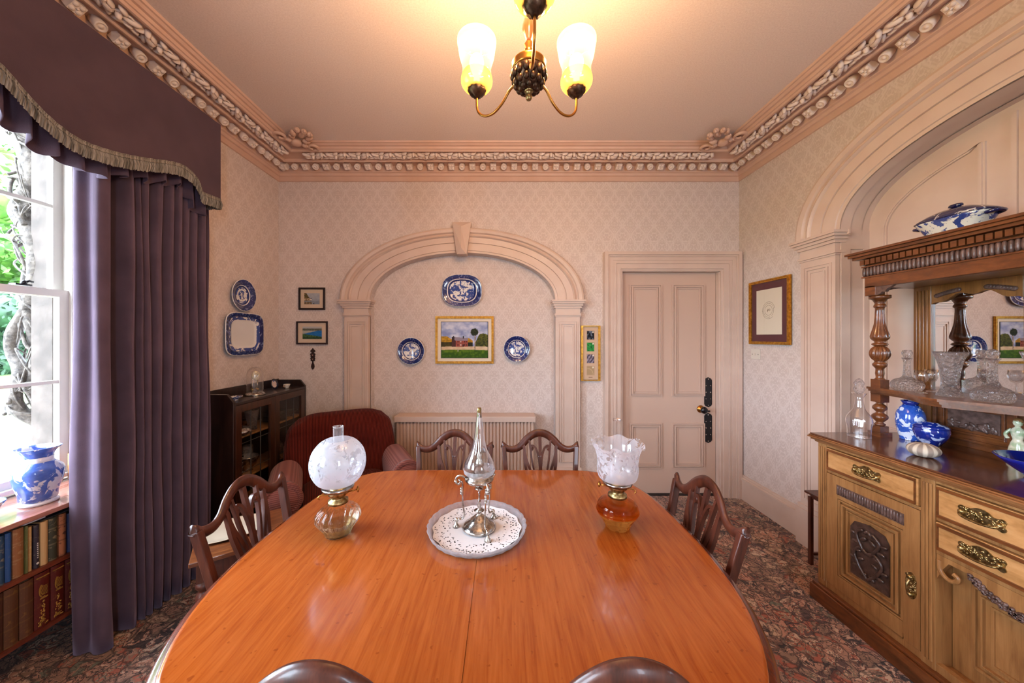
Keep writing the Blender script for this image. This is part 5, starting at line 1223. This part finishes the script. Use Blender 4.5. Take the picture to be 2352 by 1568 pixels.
def handle(par, yc, zc, xf, w=.13, vert=False):
    h = MB(); inv = MATS[sb.name].inverted(); a, b = (w/2, .024) if not vert else (.019, w/2)
    pr = [(-a, -b*.55), (-a*.86, -b), (-a*.55, -b*.75), (0, -b*1.0), (a*.55, -b*.75), (a*.86, -b), (a, -b*.55), (a*.93, 0), (a, b*.6), (a*.86, b), (a*.55, b*.8), (a*.2, b*1.35), (-a*.2, b*1.35), (-a*.55, b*.8), (-a*.86, b), (-a, b*.6), (-a*.93, 0)]
    if vert: pr = [(-a, -b*.5), (-a*.4, -b), (a*.4, -b), (a, -b*.5), (a*.8, 0), (a, b*.5), (a*.4, b), (-a*.4, b), (-a, b*.5), (-a*.8, 0)]
    h.prism(cr(pr, 4, True), lambda u, v, d: (xf-d, yc+u, zc+v), -.001, .004)
    for k in range(60): h.blob((xf-.003, yc+a*RN.uniform(-.88, .88), zc+b*RN.uniform(-.72, .85)), (.004, RN.uniform(.003, .008), RN.uniform(.002, .005)), nu=7, nv=4, R=Matrix.Rotation(RN.uniform(0, 3), 3, 'X'))
    for s in (-1, 1): h.blob((xf-.008, yc+s*(a*.8 if not vert else 0), zc+(0 if not vert else s*b*.7)), (.010, .010, .010), nu=8, nv=6)
    if not vert: h.tube(cr([(xf-.010, yc-a*.8, zc), (xf-.022, yc-a*.7, zc-.010), (xf-.026, yc, zc-.016), (xf-.022, yc+a*.7, zc-.010), (xf-.010, yc+a*.8, zc)], 5), .0045, 7)
    else: h.tube(cr([(xf-.010, yc, zc+b*.5), (xf-.022, yc, zc+b*.1), (xf-.020, yc, zc-b*.4)], 5), .0045, 7)
    h.v = [inv @ Vector(v) for v in h.v]; return h.build('handle', BRASS, par)
def drawer(a, b, z0, z1, hs):
    m = MB(); B(m, SXF-.004, SXF+.02, a+.003, b-.003, z0+.002, z1-.002)
    dr = m.build('drawer', OAK, sb, world=True, bev=.002)
    e = MB(); w = .016
    e.bar([(SXF-.006, a+.012, z0+.011), (SXF-.006, b-.012, z0+.011), (SXF-.006, b-.012, z1-.011), (SXF-.006, a+.012, z1-.011)], .012, .012, (1, 0, 0), closed=True)
    e.v = [MATS[sb.name].inverted() @ Vector(v) for v in e.v]; e.build('drawer_moulding', OAKD, dr)
    for y_ in hs: handle(dr, y_, (z0+z1)/2, SXF-.004)
def gad(mb, a, b, xf, z0, z1, n, r=.008):
    for i in range(n):
        y_ = a+(b-a)*(i+.5)/n; w_ = (b-a)/n*.49; h_ = z1-z0
        mb.tube([(xf, y_, z0), (xf, y_, z0+.1*h_), (xf, y_, z0+.3*h_), (xf, y_, z0+.6*h_), (xf, y_, z0+.85*h_), (xf, y_, z1)], [w_*.3, w_*.8, w_, w_, w_*.85, w_*.4], 8)
for k, (a, b) in enumerate(((y1a+.002, SY1-.052), (mir(SY1-.052), mir(y1a+.002)))):
    drawer(a, b, .764, SZ-.064, ((a+b)/2,))
    m = MB(); z0, z1 = .137, .746; fw = .062
    B(m, SXF+.0, SXF+.022, a, a+fw, z0, z1); B(m, SXF, SXF+.022, b-fw, b, z0, z1); B(m, SXF, SXF+.022, a+fw, b-fw, z1-.118, z1); B(m, SXF, SXF+.022, a+fw, b-fw, z0, z0+.075)
    B(m, SXF+.014, SXF+.02, a+fw, b-fw, z0, z1)
    for ins, w_, d_ in ((.006, .012, .016), (.024, .014, .024), (.046, .010, .012)):
        ya, yb, za, zb_ = a+fw+ins, b-fw-ins, z0+.075+ins, z1-.118-ins; xx = SXF+.008
        top = [(xx, yb, za), (xx, ya, za), (xx, ya, zb_), (xx, yb, zb_)]
        m.bar(top, w_, d_, (1, 0, 0), closed=True)
    dr = m.build('cupboard_door', OAKV, sb, world=True, bev=.0015)
    inv = MATS[sb.name].inverted()
    g = MB(); gad(g, a+fw, b-fw, SXF-.003, z1-.093, z1-.047, 24); B(g, SXF-.002, SXF+.004, a+fw-.004, b-fw+.004, z1-.096, z1-.044); g.v = [inv @ Vector(v) for v in g.v]; g.build('gadrooned_strip', CARVE, dr)
    ya, yb, za, zb_ = a+fw+.062, b-fw-.062, z0+.075+.062, z1-.118-.062
    c = MB(); c.prism([(ya, za), (yb, za), (yb, zb_-.05), (yb-.02, zb_-.015), ((ya+yb)/2, zb_), (ya+.02, zb_-.015), (ya, zb_-.05)], lambda u, v, d: (SXF+.012-d, u, v), 0, .006)
    W = yb-ya; Hh = zb_-za; ymid = (ya+yb)/2
    for s in (-1, 1):
        p = [(ymid, za+.02), (ymid+s*W*.22, za+Hh*.22), (ymid+s*W*.36, za+Hh*.42), (ymid+s*W*.18, za+Hh*.55), (ymid-s*W*.05, za+Hh*.5), (ymid-s*W*.2, za+Hh*.62), (ymid-s*W*.30, za+Hh*.78), (ymid-s*W*.12, za+Hh*.88)]
        c.tube([(SXF-.000, y_, z_) for y_, z_ in cr(p, 5)], .0075, 6)
        for (u_, v_, l_) in ((.3, .2, .02), (.4, .32, .018), (.18, .36, .016), (.32, .62, .02), (.12, .72, .02), (.40, .76, .016), (.1, .12, .016), (.25, .48, .014), (.05, .86, .014)):
            Rm = Matrix.Rotation(s*(.6+u_*3), 3, 'X'); c.blob((SXF+.002, ymid+s*W*u_, za+Hh*v_), (.008, l_*.55, l_), R=Rm, nu=8, nv=5)
    c.v = [inv @ Vector(v) for v in c.v]; c.build('carved_panel', CARVP, dr)
    handle(dr, (a+.030) if k == 0 else (b-.030), .40, SXF, .11, True)
a, b = mir(y1b)+.002, y1b-.002
drawer(a, b, .749, SZ-.064, (a+.14, b-.14)); drawer(a, b, .614, .733, (a+.14, b-.14))
# arched apron over the recessed middle door
m = MB(); n = 24; up_ = [(a+(b-a)*i/n, .596) for i in range(n+1)]; lw = [(b-(b-a)*i/n, .596-.020-.085*max(0, 1-abs(2*i/n-0)*7)-.085*max(0, 1-abs(2-2*i/n)*7)-.055*max(0, 1-abs(2*i/n-1)*2.2)**.7) for i in range(n+1)]
m.prism(up_+lw, lambda u, v, d: (SXF+.004+d, u, v), 0, .02)
for s, yq in ((-1, b-.02), (1, a+.02)):
    m.tube(cr([(SXF+.006, yq-s*.012, .575), (SXF+.004, yq-s*.008, .535), (SXF+.004, yq+s*.015, .512), (SXF+.004, yq+s*.040, .518), (SXF+.004, yq+s*.048, .538), (SXF+.004, yq+s*.034, .545)], 4), .009, 7)
m.build('shaped_apron', OAKV, sb, world=True, bev=.002)
m = MB(); xr = SXF+.07
B(m, xr, xr+.02, a, b, .12, .6)
for (p, q) in ((a+.02, b-.02),):
    for ins, w_, d_ in ((.05, .016, .02), (.075, .010, .028), (.10, .014, .012)): m.bar([(xr, p+ins, .14+ins), (xr, q-ins, .14+ins), (xr, q-ins, .56-ins), (xr, p+ins, .56-ins)], w_, d_, (1, 0, 0), closed=True)
m.build('recessed_door', OAKV, sb, world=True, bev=.0015)
g = MB()
for i in range(170): t = RN.random(); g.blob((SXF+.002, a+.1+(b-a-.2)*t, .575-.055*sin(pi*t)+RN.uniform(-.013, .013)), (.008, RN.uniform(.005, .009), RN.uniform(.005, .009)), nu=7, nv=5)
g.build('carved_garland', CARVE, sb, world=True)
# back structure with mirrors
XB2 = SXB-.045
m = MB(); B(m, XB2+.02, SXB, SY0+.02, SY1-.03, SZ, 1.80)
m.build('back_board', OAKD, sb, world=True)
m = MB()
pil = [(1.925, 1.845), (1.518, 1.455)]
for (p, q) in pil:
    for (a_, b_) in ((q, p), (mir(p), mir(q))):
        m = MB()
        B(m, XB2-.0, XB2+.025, a_, b_, SZ, 1.80)
        for t in (.2, .4, .6, .8): m.tube([(XB2-.002, a_+(b_-a_)*t, 1.24), (XB2-.002, a_+(b_-a_)*t, 1.76)], .005, 6)
        B(m, XB2-.012, XB2+.02, a_-.004, b_+.004, SZ, SZ+.05)
        m.build('pilaster', OAKM, sb, world=True, bev=.002)
def bay_(p, q, arch):
    # lower carved panel, mirror, frame
    m = MB(); B(m, XB2+.004, XB2+.022, q, p, SZ, 1.215); 
    for ins, w_, d_ in ((.02, .018, .016), (.055, .012, .020)): m.bar([(XB2+.002, q+ins, SZ+.015+ins), (XB2+.002, p-ins, SZ+.015+ins), (XB2+.002, p-ins, 1.205-ins), (XB2+.002, q+ins, 1.205-ins)], w_, d_, (1, 0, 0), closed=True)
    m.build('lower_panel', OAKD, sb, world=True, bev=.0015)
    c = MB(); B(c, XB2-.002, XB2+.006, q+.07, p-.07, SZ+.09, 1.135)
    for k in range(int((p-q)/.012)):
        Rm = Matrix.Rotation(RN.uniform(0, 3), 3, 'X'); c.blob((XB2-.003, q+.08+(p-q-.16)*RN.random(), SZ+.10+.025*RN.random()), (.005, .018, .008), R=Rm, nu=7, nv=4)
    c.build('carved_strip', CARVE, sb, world=True)
    m = MB(); n = 20
    lw = [(q+(p-q)*i/n, 1.70+arch*(abs(sin(pi*i/n))**.8)+.010*cos(6*pi*i/n)-.03) for i in range(n+1)]
    m.prism([(p, 1.80), (q, 1.80)]+lw, lambda u, v, d: (XB2+d, u, v), 0, .02); m.build('shaped_head', OAKM, sb, world=True, bev=.0015)
    for s in (0, 1):
        c = MB()
        for k in range(9): t = .08+.26*k/8; t = 1-t if s else t; c.blob((XB2-.002, q+(p-q)*t, 1.715+arch*.62*sin(pi*t)), (.006, .014, .012), nu=7, nv=4)
        c.build('carved_spray', CARVE, sb, world=True)
    MB().box(XB2+.012, XB2+.018, q, p, 1.215, 1.78).build('mirror', plain('mirror_silver_%.2f' % p, '#dcdcdc', .01, metal=1.0), sb, world=True)
bay_(1.845, 1.518, .055); bay_(mir(1.518), mir(1.845), .055); bay_(1.455, mir(1.455), .08)
# shelf
n = 60; fr_ = []
for i in range(n+1):
    t = i/n; y_ = SY1-.005-(SY1-SY0-.01)*t; s = abs(2*t-1)
    xf = 2.085-.115*math.exp(-((s-.50)/.20)**2)+.045*math.exp(-(s/.22)**2); fr_.append((xf, y_))
m = MB()
for off, za, zb_ in ((0, 1.208, 1.220), (.010, 1.196, 1.208), (.022, 1.182, 1.196)): m.prism([(x_+off, y_) for x_, y_ in fr_]+[(XB2+.01, SY0+.02), (XB2+.01, SY1-.02)], lambda u, v, d: (u, v, d), za, zb_)
m.build('shelf', OAKD, sb, world=True)
for yq in (1.905, mir(1.905)):
    m = MB(); xq = 2.112; c = (xq, yq, 0)
    m.cb((xq, yq, SZ+.012), (.066, .066, .024)); m.cb((xq, yq, SZ+.04), (.048, .048, .035))
    m.lathe([(.016, SZ+.055), (.024, SZ+.066), (.014, SZ+.076), (.030, SZ+.095), (.034, SZ+.108), (.028, SZ+.120), (.014, SZ+.132), (.028, SZ+.148), (.030, SZ+.160), (.024, SZ+.172), (.013, SZ+.182), (.022, SZ+.19)], 24, c=c, n=2)
    m.cb((xq, yq, SZ+.212), (.050, .050, .045)); m.build('lower_baluster', OAKD, sb, world=True)
    m = MB(); m.cb((xq, yq, 1.243), (.050, .050, .046))
    m.lathe([(.024, 1.266), (.016, 1.276), (.019, 1.30), (.017, 1.325), (.028, 1.340), (.030, 1.352), (.022, 1.362), (.024, 1.366)], 24, c=c, n=2)
    m.lathe([(.018, 1.366), (.034, 1.385), (.040, 1.41), (.034, 1.436), (.020, 1.452)], 96, c=c, fl=(14, .07), n=3)
    m.lathe([(.018, 1.452), (.032, 1.458), (.032, 1.466), (.020, 1.474), (.036, 1.492), (.038, 1.508), (.030, 1.54), (.022, 1.58), (.019, 1.63), (.019, 1.665), (.025, 1.67), (.025, 1.68), (.02, 1.69), (.024, 1.70)], 60, c=c, fl=(10, .05, lambda z: 1 if z > 1.50 and z < 1.66 else 0), n=2)
    m.lathe([(.024, 1.70), (.030, 1.712), (.044, 1.718), (.044, 1.735), (0, 1.735)], 24, c=c)
    m.build('turned_post', OAKD, sb, world=True, bev=0)
# canopy
CXf = 2.06
m = MB(); B(m, CXf+.018, SXB, SY0+.004, SY1-.012, 1.78, 1.955)
for off, za, zb_ in ((-.045, 1.958, 1.972), (-.056, 1.972, 1.984), (-.030, 1.944, 1.958), (.0, 1.898, 1.906), (.0, 1.838, 1.846)): B(m, CXf+off, SXB, SY0+off*.75, SY1-off*.75, za, zb_)
n = 14
for (a_, b_) in ((1.66, SY1-.015), (mir(SY1-.015), mir(1.66))):
    lw = [(a_+(b_-a_)*i/n, 1.775+.0-.0+.035*sin(pi*i/n)) for i in range(n+1)]
B(m, CXf+.005, CXf+.025, SY0+.01, SY1-.015, 1.782, 1.84)
B(m, CXf+.005, CXf+.06, SY1-.07, SY1-.015, 1.735, 1.79); B(m, CXf+.005, CXf+.06, mir(SY1-.015), mir(SY1-.07), 1.735, 1.79)
for y_ in (SY1-.035, mir(SY1-.015)): B(m, CXf+.01, SXB, y_, y_+.02, 1.782, 1.84)
m.build('canopy', OAKD, sb, world=True, bev=.0015)
g = MB(); gad(g, SY0, SY1, CXf+.010, 1.846, 1.900, 84)
for i in range(16): x_ = CXf+.02+.28*(i+.5)/16; g.tube([(x_, SY1-.006, z_) for z_ in (1.846, 1.852, 1.862, 1.88, 1.893, 1.9)], [.003, .007, .0088, .0088, .0075, .003], 8)
g.build('gadrooned_frieze', CARVE, sb, world=True)
g = MB(); nn = 54
for i in range(nn): y_ = SY0+(SY1-SY0)*(i+.5)/nn; B(g, CXf-.012, CXf+.03, y_-.0108, y_+.0108, 1.912, 1.940)
for i in range(9): x_ = CXf+.0+.28*(i+.5)/9; B(g, x_-.0125, x_+.0125, SY1-.03, SY1+.008, 1.912, 1.940)
g.build('dentil_row', OAKD, sb, world=True)
for s, y0_ in ((-1, SY1-.07), (1, mir(SY1-.07))):
    m = MB()
    q = [(y0_, 1.79), (y0_, 1.735), (y0_+s*.02, 1.74), (y0_+s*.03, 1.752), (y0_+s*.045, 1.748), (y0_+s*.055, 1.765), (y0_+s*.075, 1.775), (y0_+s*.10, 1.790)]
    m.prism(q, lambda u, v, d: (CXf+.008+d, u, v), 0, .018)
    q = [(CXf+.06, 1.79), (CXf+.06, 1.735), (CXf+.08, 1.74), (CXf+.10, 1.76), (CXf+.15, 1.775), (CXf+.2, 1.78), (CXf+.24, 1.79)]
    m.prism(q, lambda u, v, d: (u, (SY1-.034 if s < 0 else mir(SY1-.034))+d, v), 0, .016)
    m.build('bracket', CARVE, sb, world=True)

# small dark nest table beyond the sideboard
nt_ = T('side_table', 'small dark mahogany side table between the sideboard end and the niche pilaster', 'table', (2.16, 2.16, 0))
MB().box(-.15, .15, -.13, .11, .468, .482).build('table_top', MAHOG, nt_, bev=.003)
m = MB(); m.box(-.125, .125, -.10, .09, .44, .468); m.build('apron', MAHOG, nt_)
for sx in (-1, 1):
    for sy in (-.10, .088): MB().bar([(sx*.125, sy, .45), (sx*.125, sy, .12), (sx*.125, sy, .0)], .020, .020, (0, 1, 0)).build('leg', MAHOG, nt_)
MB().box(-.12, .12, .07, .085, .07, .085).build('stretcher', MAHOG, nt_)

# ------------------------------------------------------------------ things on the sideboard
def decanter(name, label, x, y, z, body, neck, stop, mat=CUT, fl=None):
    r = T(name, label, 'decanter', (x, y, z)); L(body+neck, 48, n=3, fl=fl).build('decanter_body', mat, r); L(stop, 10).build('stopper', CUT2, r); return r
FACE = (14, .03, lambda z: 1 if z < .09 else .3)
decanter('decanter', 'tall clear faceted decanter with pointed stopper on the sideboard corner', 1.975, 1.885, SZ+.001, [(0, 0), (.044, 0), (.047, .006), (.048, .05), (.054, .085), (.048, .115), (.026, .15)], [(.019, .18), (.017, .215), (.030, .240), (.030, .242), (.012, .238)], [(.010, .235), (.018, .245), (.026, .262), (.018, .280), (.024, .295), (.014, .315), (0, .325)], CLEAR, FACE)
decanter('decanter', 'squat ship decanter with thumbprint cuts and flat stopper, left on the mirror shelf', 2.14, 1.80, 1.221, [(0, 0), (.044, .0), (.057, .015), (.059, .035), (.047, .055), (.022, .068)], [(.015, .09), (.0135, .15), (.020, .17), (.018, .172), (.009, .165)], [(.009, .165), (.012, .175), (.020, .19), (.021, .20), (.016, .212), (0, .214)], CUT, (16, .03, lambda z: 1 if z < .06 else 0))
decanter('decanter', 'squat ribbed ship decanter with round stopper, right on the mirror shelf', 2.125, 1.475, 1.221, [(0, 0), (.046, .0), (.057, .015), (.058, .035), (.046, .056), (.022, .072)], [(.015, .10), (.0135, .165), (.022, .186), (.020, .188), (.009, .18)], [(.009, .18), (.012, .192), (.020, .205), (.021, .214), (.013, .226), (0, .23)], CUT, (28, .02, lambda z: 1 if z < .07 else 0))
tag(L(goblet(.027, .115), 32).build('wine_glass', CLEAR, loc=(2.10, 1.705, 1.221)), 'small clear wine glass just left of the flared cut vase', 'glass')
tag(L(goblet(.025, .115), 32).build('wine_glass', CLEAR, loc=(2.20, 1.745, 1.221)), 'small clear wine glass close to the mirror behind the squat decanter', 'glass')
o = L([(0, 0), (.040, 0), (.042, .008), (.031, .030), (.028, .07), (.032, .12), (.042, .175), (.053, .205), (.049, .204), (.027, .12), (.021, .06), (0, .04)], 60, n=2, fl=(20, .02)).build('cut_glass_vase', CUT2, loc=(2.125, 1.615, 1.221)); tag(o, 'waisted cut glass vase with wide flared mouth on the mirror shelf', 'vase')
BF = china('blue_floral_china', 24, .47, '#d6e0f4', '#173a9c', '#3f6fd0', dist=.6, detail=2); BFD = china('dark_blue_floral_china', 22, .43, '#b9c6ea', '#0c1858', '#1c36a0', dist=.5, detail=2)
o = T('blue_floral_vase', 'upright blue floral porcelain vase on the sideboard top under the mirror shelf', 'vase', (2.20, 1.835, SZ+.001))
L([(0, 0), (.037, 0), (.040, .006), (.048, .04), (.056, .09), (.053, .14), (.037, .175), (.028, .186)], 48, n=3).build('vase_body', BF, o); L([(.028, .184), (.030, .196), (.037, .208), (.033, .208), (.025, .19)], 48).build('dark_neck', BFD, o)
o = T('blue_lidded_bowl', 'round dark blue floral lidded bowl in front of the blue vase', 'bowl', (2.16, 1.715, SZ+.001))
L([(0, .004), (.024, .004), (.032, .012), (.053, .045), (.062, .075), (.059, .095)], 48, n=3).build('bowl_body', BFD, o); L([(.060, .095), (.062, .099), (.054, .108), (.026, .118), (.022, .122), (0, .122)], 48).build('lid', BFD, o)
m = MB(); m.lathe([(.0, 0), (.030, 0), (.030, .005), (.025, .008), (0, .008)], 32); m.build('gilt_foot', BRASS, o)
x = Nt('sea_urchin_shell'); s_ = x.n('SeparateXYZ', {0: x.obj()}).outputs; an = x.mt('ARCTAN2', s_[1], s_[0]); st_ = x.mt('SINE', x.mt('MULTIPLY', an, 10.0)); fn_ = x.noi(x.obj(), 90, 2)
x.P(col=x.mix(x.n('MapRange', {0: st_, 1: -.2, 2: .6, 3: 0.0, 4: 1.0}).outputs[0], rgb('#8f7f72'), rgb('#c9bba8')), rough=.7); x.bump(fn_, .4, .004)
o = L([(0, 0), (.028, .002), (.046, .014), (.053, .030), (.046, .047), (.027, .058), (.008, .060), (.006, .057), (0, .057)], 60, n=3, fl=(20, .012)).build('sea_urchin', x.m, loc=(1.945, 1.572, SZ+.001)); tag(o, 'pale ribbed sea urchin shell near the sideboard front edge', 'shell')
BD = plate_mat('flow_blue_dish', [(0, 's'), (.42, 'w'), (.50, 'd')], 12, .42, '#7f9be0', '#0c1c7c')
o = L([(0, 0), (.05, 0), (.052, .008), (.075, .026), (.110, .060), (.124, .076), (.119, .076), (.07, .030), (0, .014)], 60, n=1, sq=(1, 1)).build('blue_dish', BD, loc=(2.10, 1.31, SZ+.001)); tag(o, 'deep flow-blue oval dish on the sideboard top at the frame edge', 'dish')
o = T('figurine', 'small pale porcelain figurine standing at the back of the sideboard top', 'figurine', (2.235, 1.475, SZ+.001))
PC = noisy('painted_porcelain', '#d9d2b8', '#9fae8a', 26, .2, lo=.45, hi=.6, coat=.4)
m = MB(); m.lathe([(0, 0), (.030, 0), (.030, .012), (.024, .02), (.028, .05), (.020, .09), (.014, .105), (.018, .12), (.020, .145), (.010, .158), (.007, .165)], 28, n=2, sq=(.8, 1)); m.blob((0, 0, .178), (.013, .014, .017)); m.tube(cr([(0, .018, .148), (-.01, .030, .125), (-.018, .018, .108)], 4), .006, 6); m.tube(cr([(0, -.018, .148), (-.006, -.030, .13), (-.004, -.026, .10)], 4), .006, 6)
m.build('figure_body', PC, o); MB().blob((.003, 0, .186), (.014, .015, .014)).build('hair', plain('figurine_hair', '#7d5a36', .3), o)
# tureen on the canopy
tu = T('tureen', 'blue and white willow-style lidded tureen on top of the sideboard canopy', 'tureen', (2.165, 1.625, 1.9845))
TCH = china('tureen_transfer', 20, .50, '#d8d6cc', '#1c2c66', '#3c5296')
m = MB(); m.lathe([(0, 0), (.66, .0), (.68, .012), (.80, .045), (.93, .075), (.97, .083), (.93, .085)], 56, sq=(.080, .136), sup=3.2); m.build('tureen_body', TCH, tu)
m = MB(); m.lathe([(.99, .084), (1.02, .088), (.95, .096), (.70, .115), (.45, .128), (0, .132)], 56, sq=(.080, .136), sup=3.0); m.build('lid', china('tureen_lid_transfer', 26, .40, '#b8aea8', '#1c1c3c', '#3a3a5c'), tu)
m = MB(); m.lathe([(.3, .127), (.5, .137), (.9, .143), (.8, .152), (0, .157)], 24, sq=(.018, .030)); m.build('lid_knob', BLACK if False else plain('navy_glaze', '#10143a', .1, coat=.6), tu)
m = MB()
for s in (-1, 1): m.tube(cr([(-.03, s*.120, .07), (-.02, s*.147, .074), (.02, s*.147, .074), (.03, s*.120, .07)], 4), .008, 8)
m.build('side_handle', plain('navy_handle_glaze', '#141a48', .1, coat=.6), tu)
# ------------------------------------------------------------------ outside the window
x = Nt('garden_ground'); s_ = x.n('SeparateXYZ', {0: x.pos()}).outputs; n1 = x.noi(x.pos(), .8, 3); n2 = x.noi(x.pos(), 14, 4, .7)
dd = x.mt('ADD', x.mt('MULTIPLY', s_[0], -1.0), x.mt('MULTIPLY', n1, 1.6)); g = x.n('MapRange', {0: dd, 1: 9.6, 2: 10.6, 3: 0.0, 4: 1.0}).outputs[0]
x.P(col=x.mix(g, x.ramp(n2, [(.35, rgb('#57524b')), (.65, rgb('#827d77'))]), x.ramp(n2, [(.3, rgb('#48622a')), (.7, rgb('#5e783a'))])), rough=.9)
gm = MB(); gm.box(-70, XL-.46, -40, 60, -.5, -.3); st(gm.build('ground', x.m))
STONE = noisy('weathered_stone', '#40362f', '#584c44', 9, .85, .4, 30)
BARK = noisy('pale_bark', '#3d3631', '#6a6057', 40, .85, .6, 60)
def leafmat(n, a, b):
    x = Nt(n); x.P(col=x.ramp(x.noi(x.pos(), 3, 3), [(.35, rgb(a)), (.65, rgb(b))]), rough=.6); return x.m
LF1 = leafmat('bright_foliage', '#2f5618', '#5c8432'); LF2 = leafmat('dark_foliage', '#142c18', '#284a2a')
mb = MB(); mb.box(XL-.56, XL-.44, WY1-.015, WY1+.35, -.3, 3.2); mb.box(XL-.56, XL-.44, WY0-.35, WY0+.0, -.3, 3.2)
o = st(mb.build('wall_exterior', STONE))
# wisteria stems twisting up the stone jamb
vt = T('wisteria', 'old gnarled climbing stem twisting up the stone window jamb outside', 'climbing plant', (-2.78, 1.98, -.3))
def stem(mb, pts, r0, r1, tw=.0, seed=0, n=8):
    p = cr(pts, n); N = len(p); q = []
    for i, c in enumerate(p):
        f = noise.noise(Vector((c[2]*3.1, seed, 0))); g_ = noise.noise(Vector((c[2]*3.1, seed+7, 3))); q.append((c[0]+f*tw, c[1]+g_*tw, c[2]))
    rr = [(r0+(r1-r0)*i/(N-1))*(1+.28*noise.noise(Vector((q[i][2]*9, seed, 5)))) for i in range(N)]
    mb.tube(q, rr, 9)
m = MB()
stem(m, [(.14, .26, .0), (.14, .22, .85), (.08, .07, 1.2), (.0, .0, 1.38), (-.03, .0, 1.6), (-.09, -.01, 1.76), (.03, -.01, 2.0)], .032, .028, .05, 1)
stem(m, [(.03, -.01, 1.98), (.09, -.02, 2.2), (.05, -.02, 2.4), (-.04, .0, 2.55), (.05, .0, 2.75), (-.02, .0, 3.0), (.03, 0, 3.4)], .034, .045, .05, 3)
stem(m, [(.04, .03, 1.35), (-.02, .02, 1.5), (.04, .02, 1.7), (.02, .0, 1.9), (.0, .0, 2.1), (.05, .0, 2.35), (.0, .0, 2.7), (.08, .0, 3.3)], .02, .032, .04, 5)
m.build('main_stem', BARK, vt)
m = MB()
for k in range(46):
    z0 = RN.uniform(1.3, 3.2); a0 = RN.uniform(0, 6.28); p = []
    for j in range(5): p.append((.01+.07*sin(a0+j*1.1)+RN.uniform(-.04, .03), .0+.05*cos(a0+j*1.3), z0+j*RN.uniform(.02, .10)))
    stem(m, p, RN.uniform(.005, .013), .003, .06, k, 5)
m.build('twining_shoots', BARK, vt)
def leaves(mb, c, r, n, size, flat=.7):
    c = Vector(c)
    for _ in range(n):
        d = Vector((RN.gauss(0, 1), RN.gauss(0, 1), RN.gauss(0, 1))).normalized(); k = RN.uniform(.75, 1.05)
        p = c+Vector((d.x*r[0], d.y*r[1], d.z*r[2]))*k
        a = Vector((RN.uniform(-1, 1), RN.uniform(-1, 1), RN.uniform(-1, 1))).normalized(); b = a.orthogonal().normalized(); s = size*RN.uniform(.6, 1.3)
        mb.add([p-a*s, p+b*s*.4, p+a*s, p-b*s*.4], [(0, 1, 2, 3)])
def bush(name, label, c, r, mat, n, size, trunk=0, cat='shrub'):
    o = T(name, label, cat, (c[0], c[1], -.3), 0); m = MB(); inv = (c[0], c[1], -.3)
    nb = 9
    for k in range(nb):
        q = Vector((RN.uniform(-.6, .6)*r[0], RN.uniform(-.6, .6)*r[1], c[2]+.3+RN.uniform(-.55, .6)*r[2])); rr = (r[0]*.5, r[1]*.5, r[2]*.45)
        m.blob(q, (rr[0]*.86, rr[1]*.86, rr[2]*.86), nu=12, nv=8); leaves(m, q, rr, n//nb, size)
    m.build('foliage', mat, o, weld=False)
    if trunk: L([(trunk, 0), (trunk*.7, c[2]), (0, c[2]+r[2]*.5)], 10).build('trunk', BARK, o)
bush('laurel_hedge', 'dark glossy hedge at the far edge of the lawn outside', (-24.5, 17, 1.4), (2.2, 6.5, 2.4), LF2, 9000, .16, 0, 'hedge')
bush('garden_tree', 'bright green tree rising behind the hedge outside the window', (-33, 25, 8), (6, 7, 6), LF1, 9000, .26, .4, 'tree')
bush('garden_tree', 'bright leafy tree close by the lawn, seen through the upper panes', (-19, 10.2, 6.4), (3.4, 3, 3.6), LF1, 9000, .15, .25, 'tree')
bush('garden_tree', 'tree to the far left of the garden outside the window', (-33, 12, 7), (4, 4, 5), LF1, 4000, .3, .3, 'tree')
o = T('garden_fern', 'pale green fronds growing against the house below the window', 'plant', (-3.5, 1.9, -.3)); m = MB()
for k in range(26):
    a = RN.uniform(0, 6.28); l = RN.uniform(.3, .6); hgt = RN.uniform(.5, .95); p = cr([(0, 0, 0), (cos(a)*l*.3, sin(a)*l*.3, hgt*.7), (cos(a)*l*.8, sin(a)*l*.8, hgt)], 6)
    m.tube(p, .004, 4)
    for i in range(3, len(p)):
        for s in (-1, 1): q = Vector(p[i]); d = Vector((-sin(a)*s, cos(a)*s, .1)); m.add([q, q+d*.05+Vector((0, 0, .012)), q+d*.10, q+d*.05-Vector((0, 0, .012))], [(0, 1, 2, 3)])
m.build('fronds', leafmat('fern_green', '#4d7a22', '#74a03a'), o, weld=False)
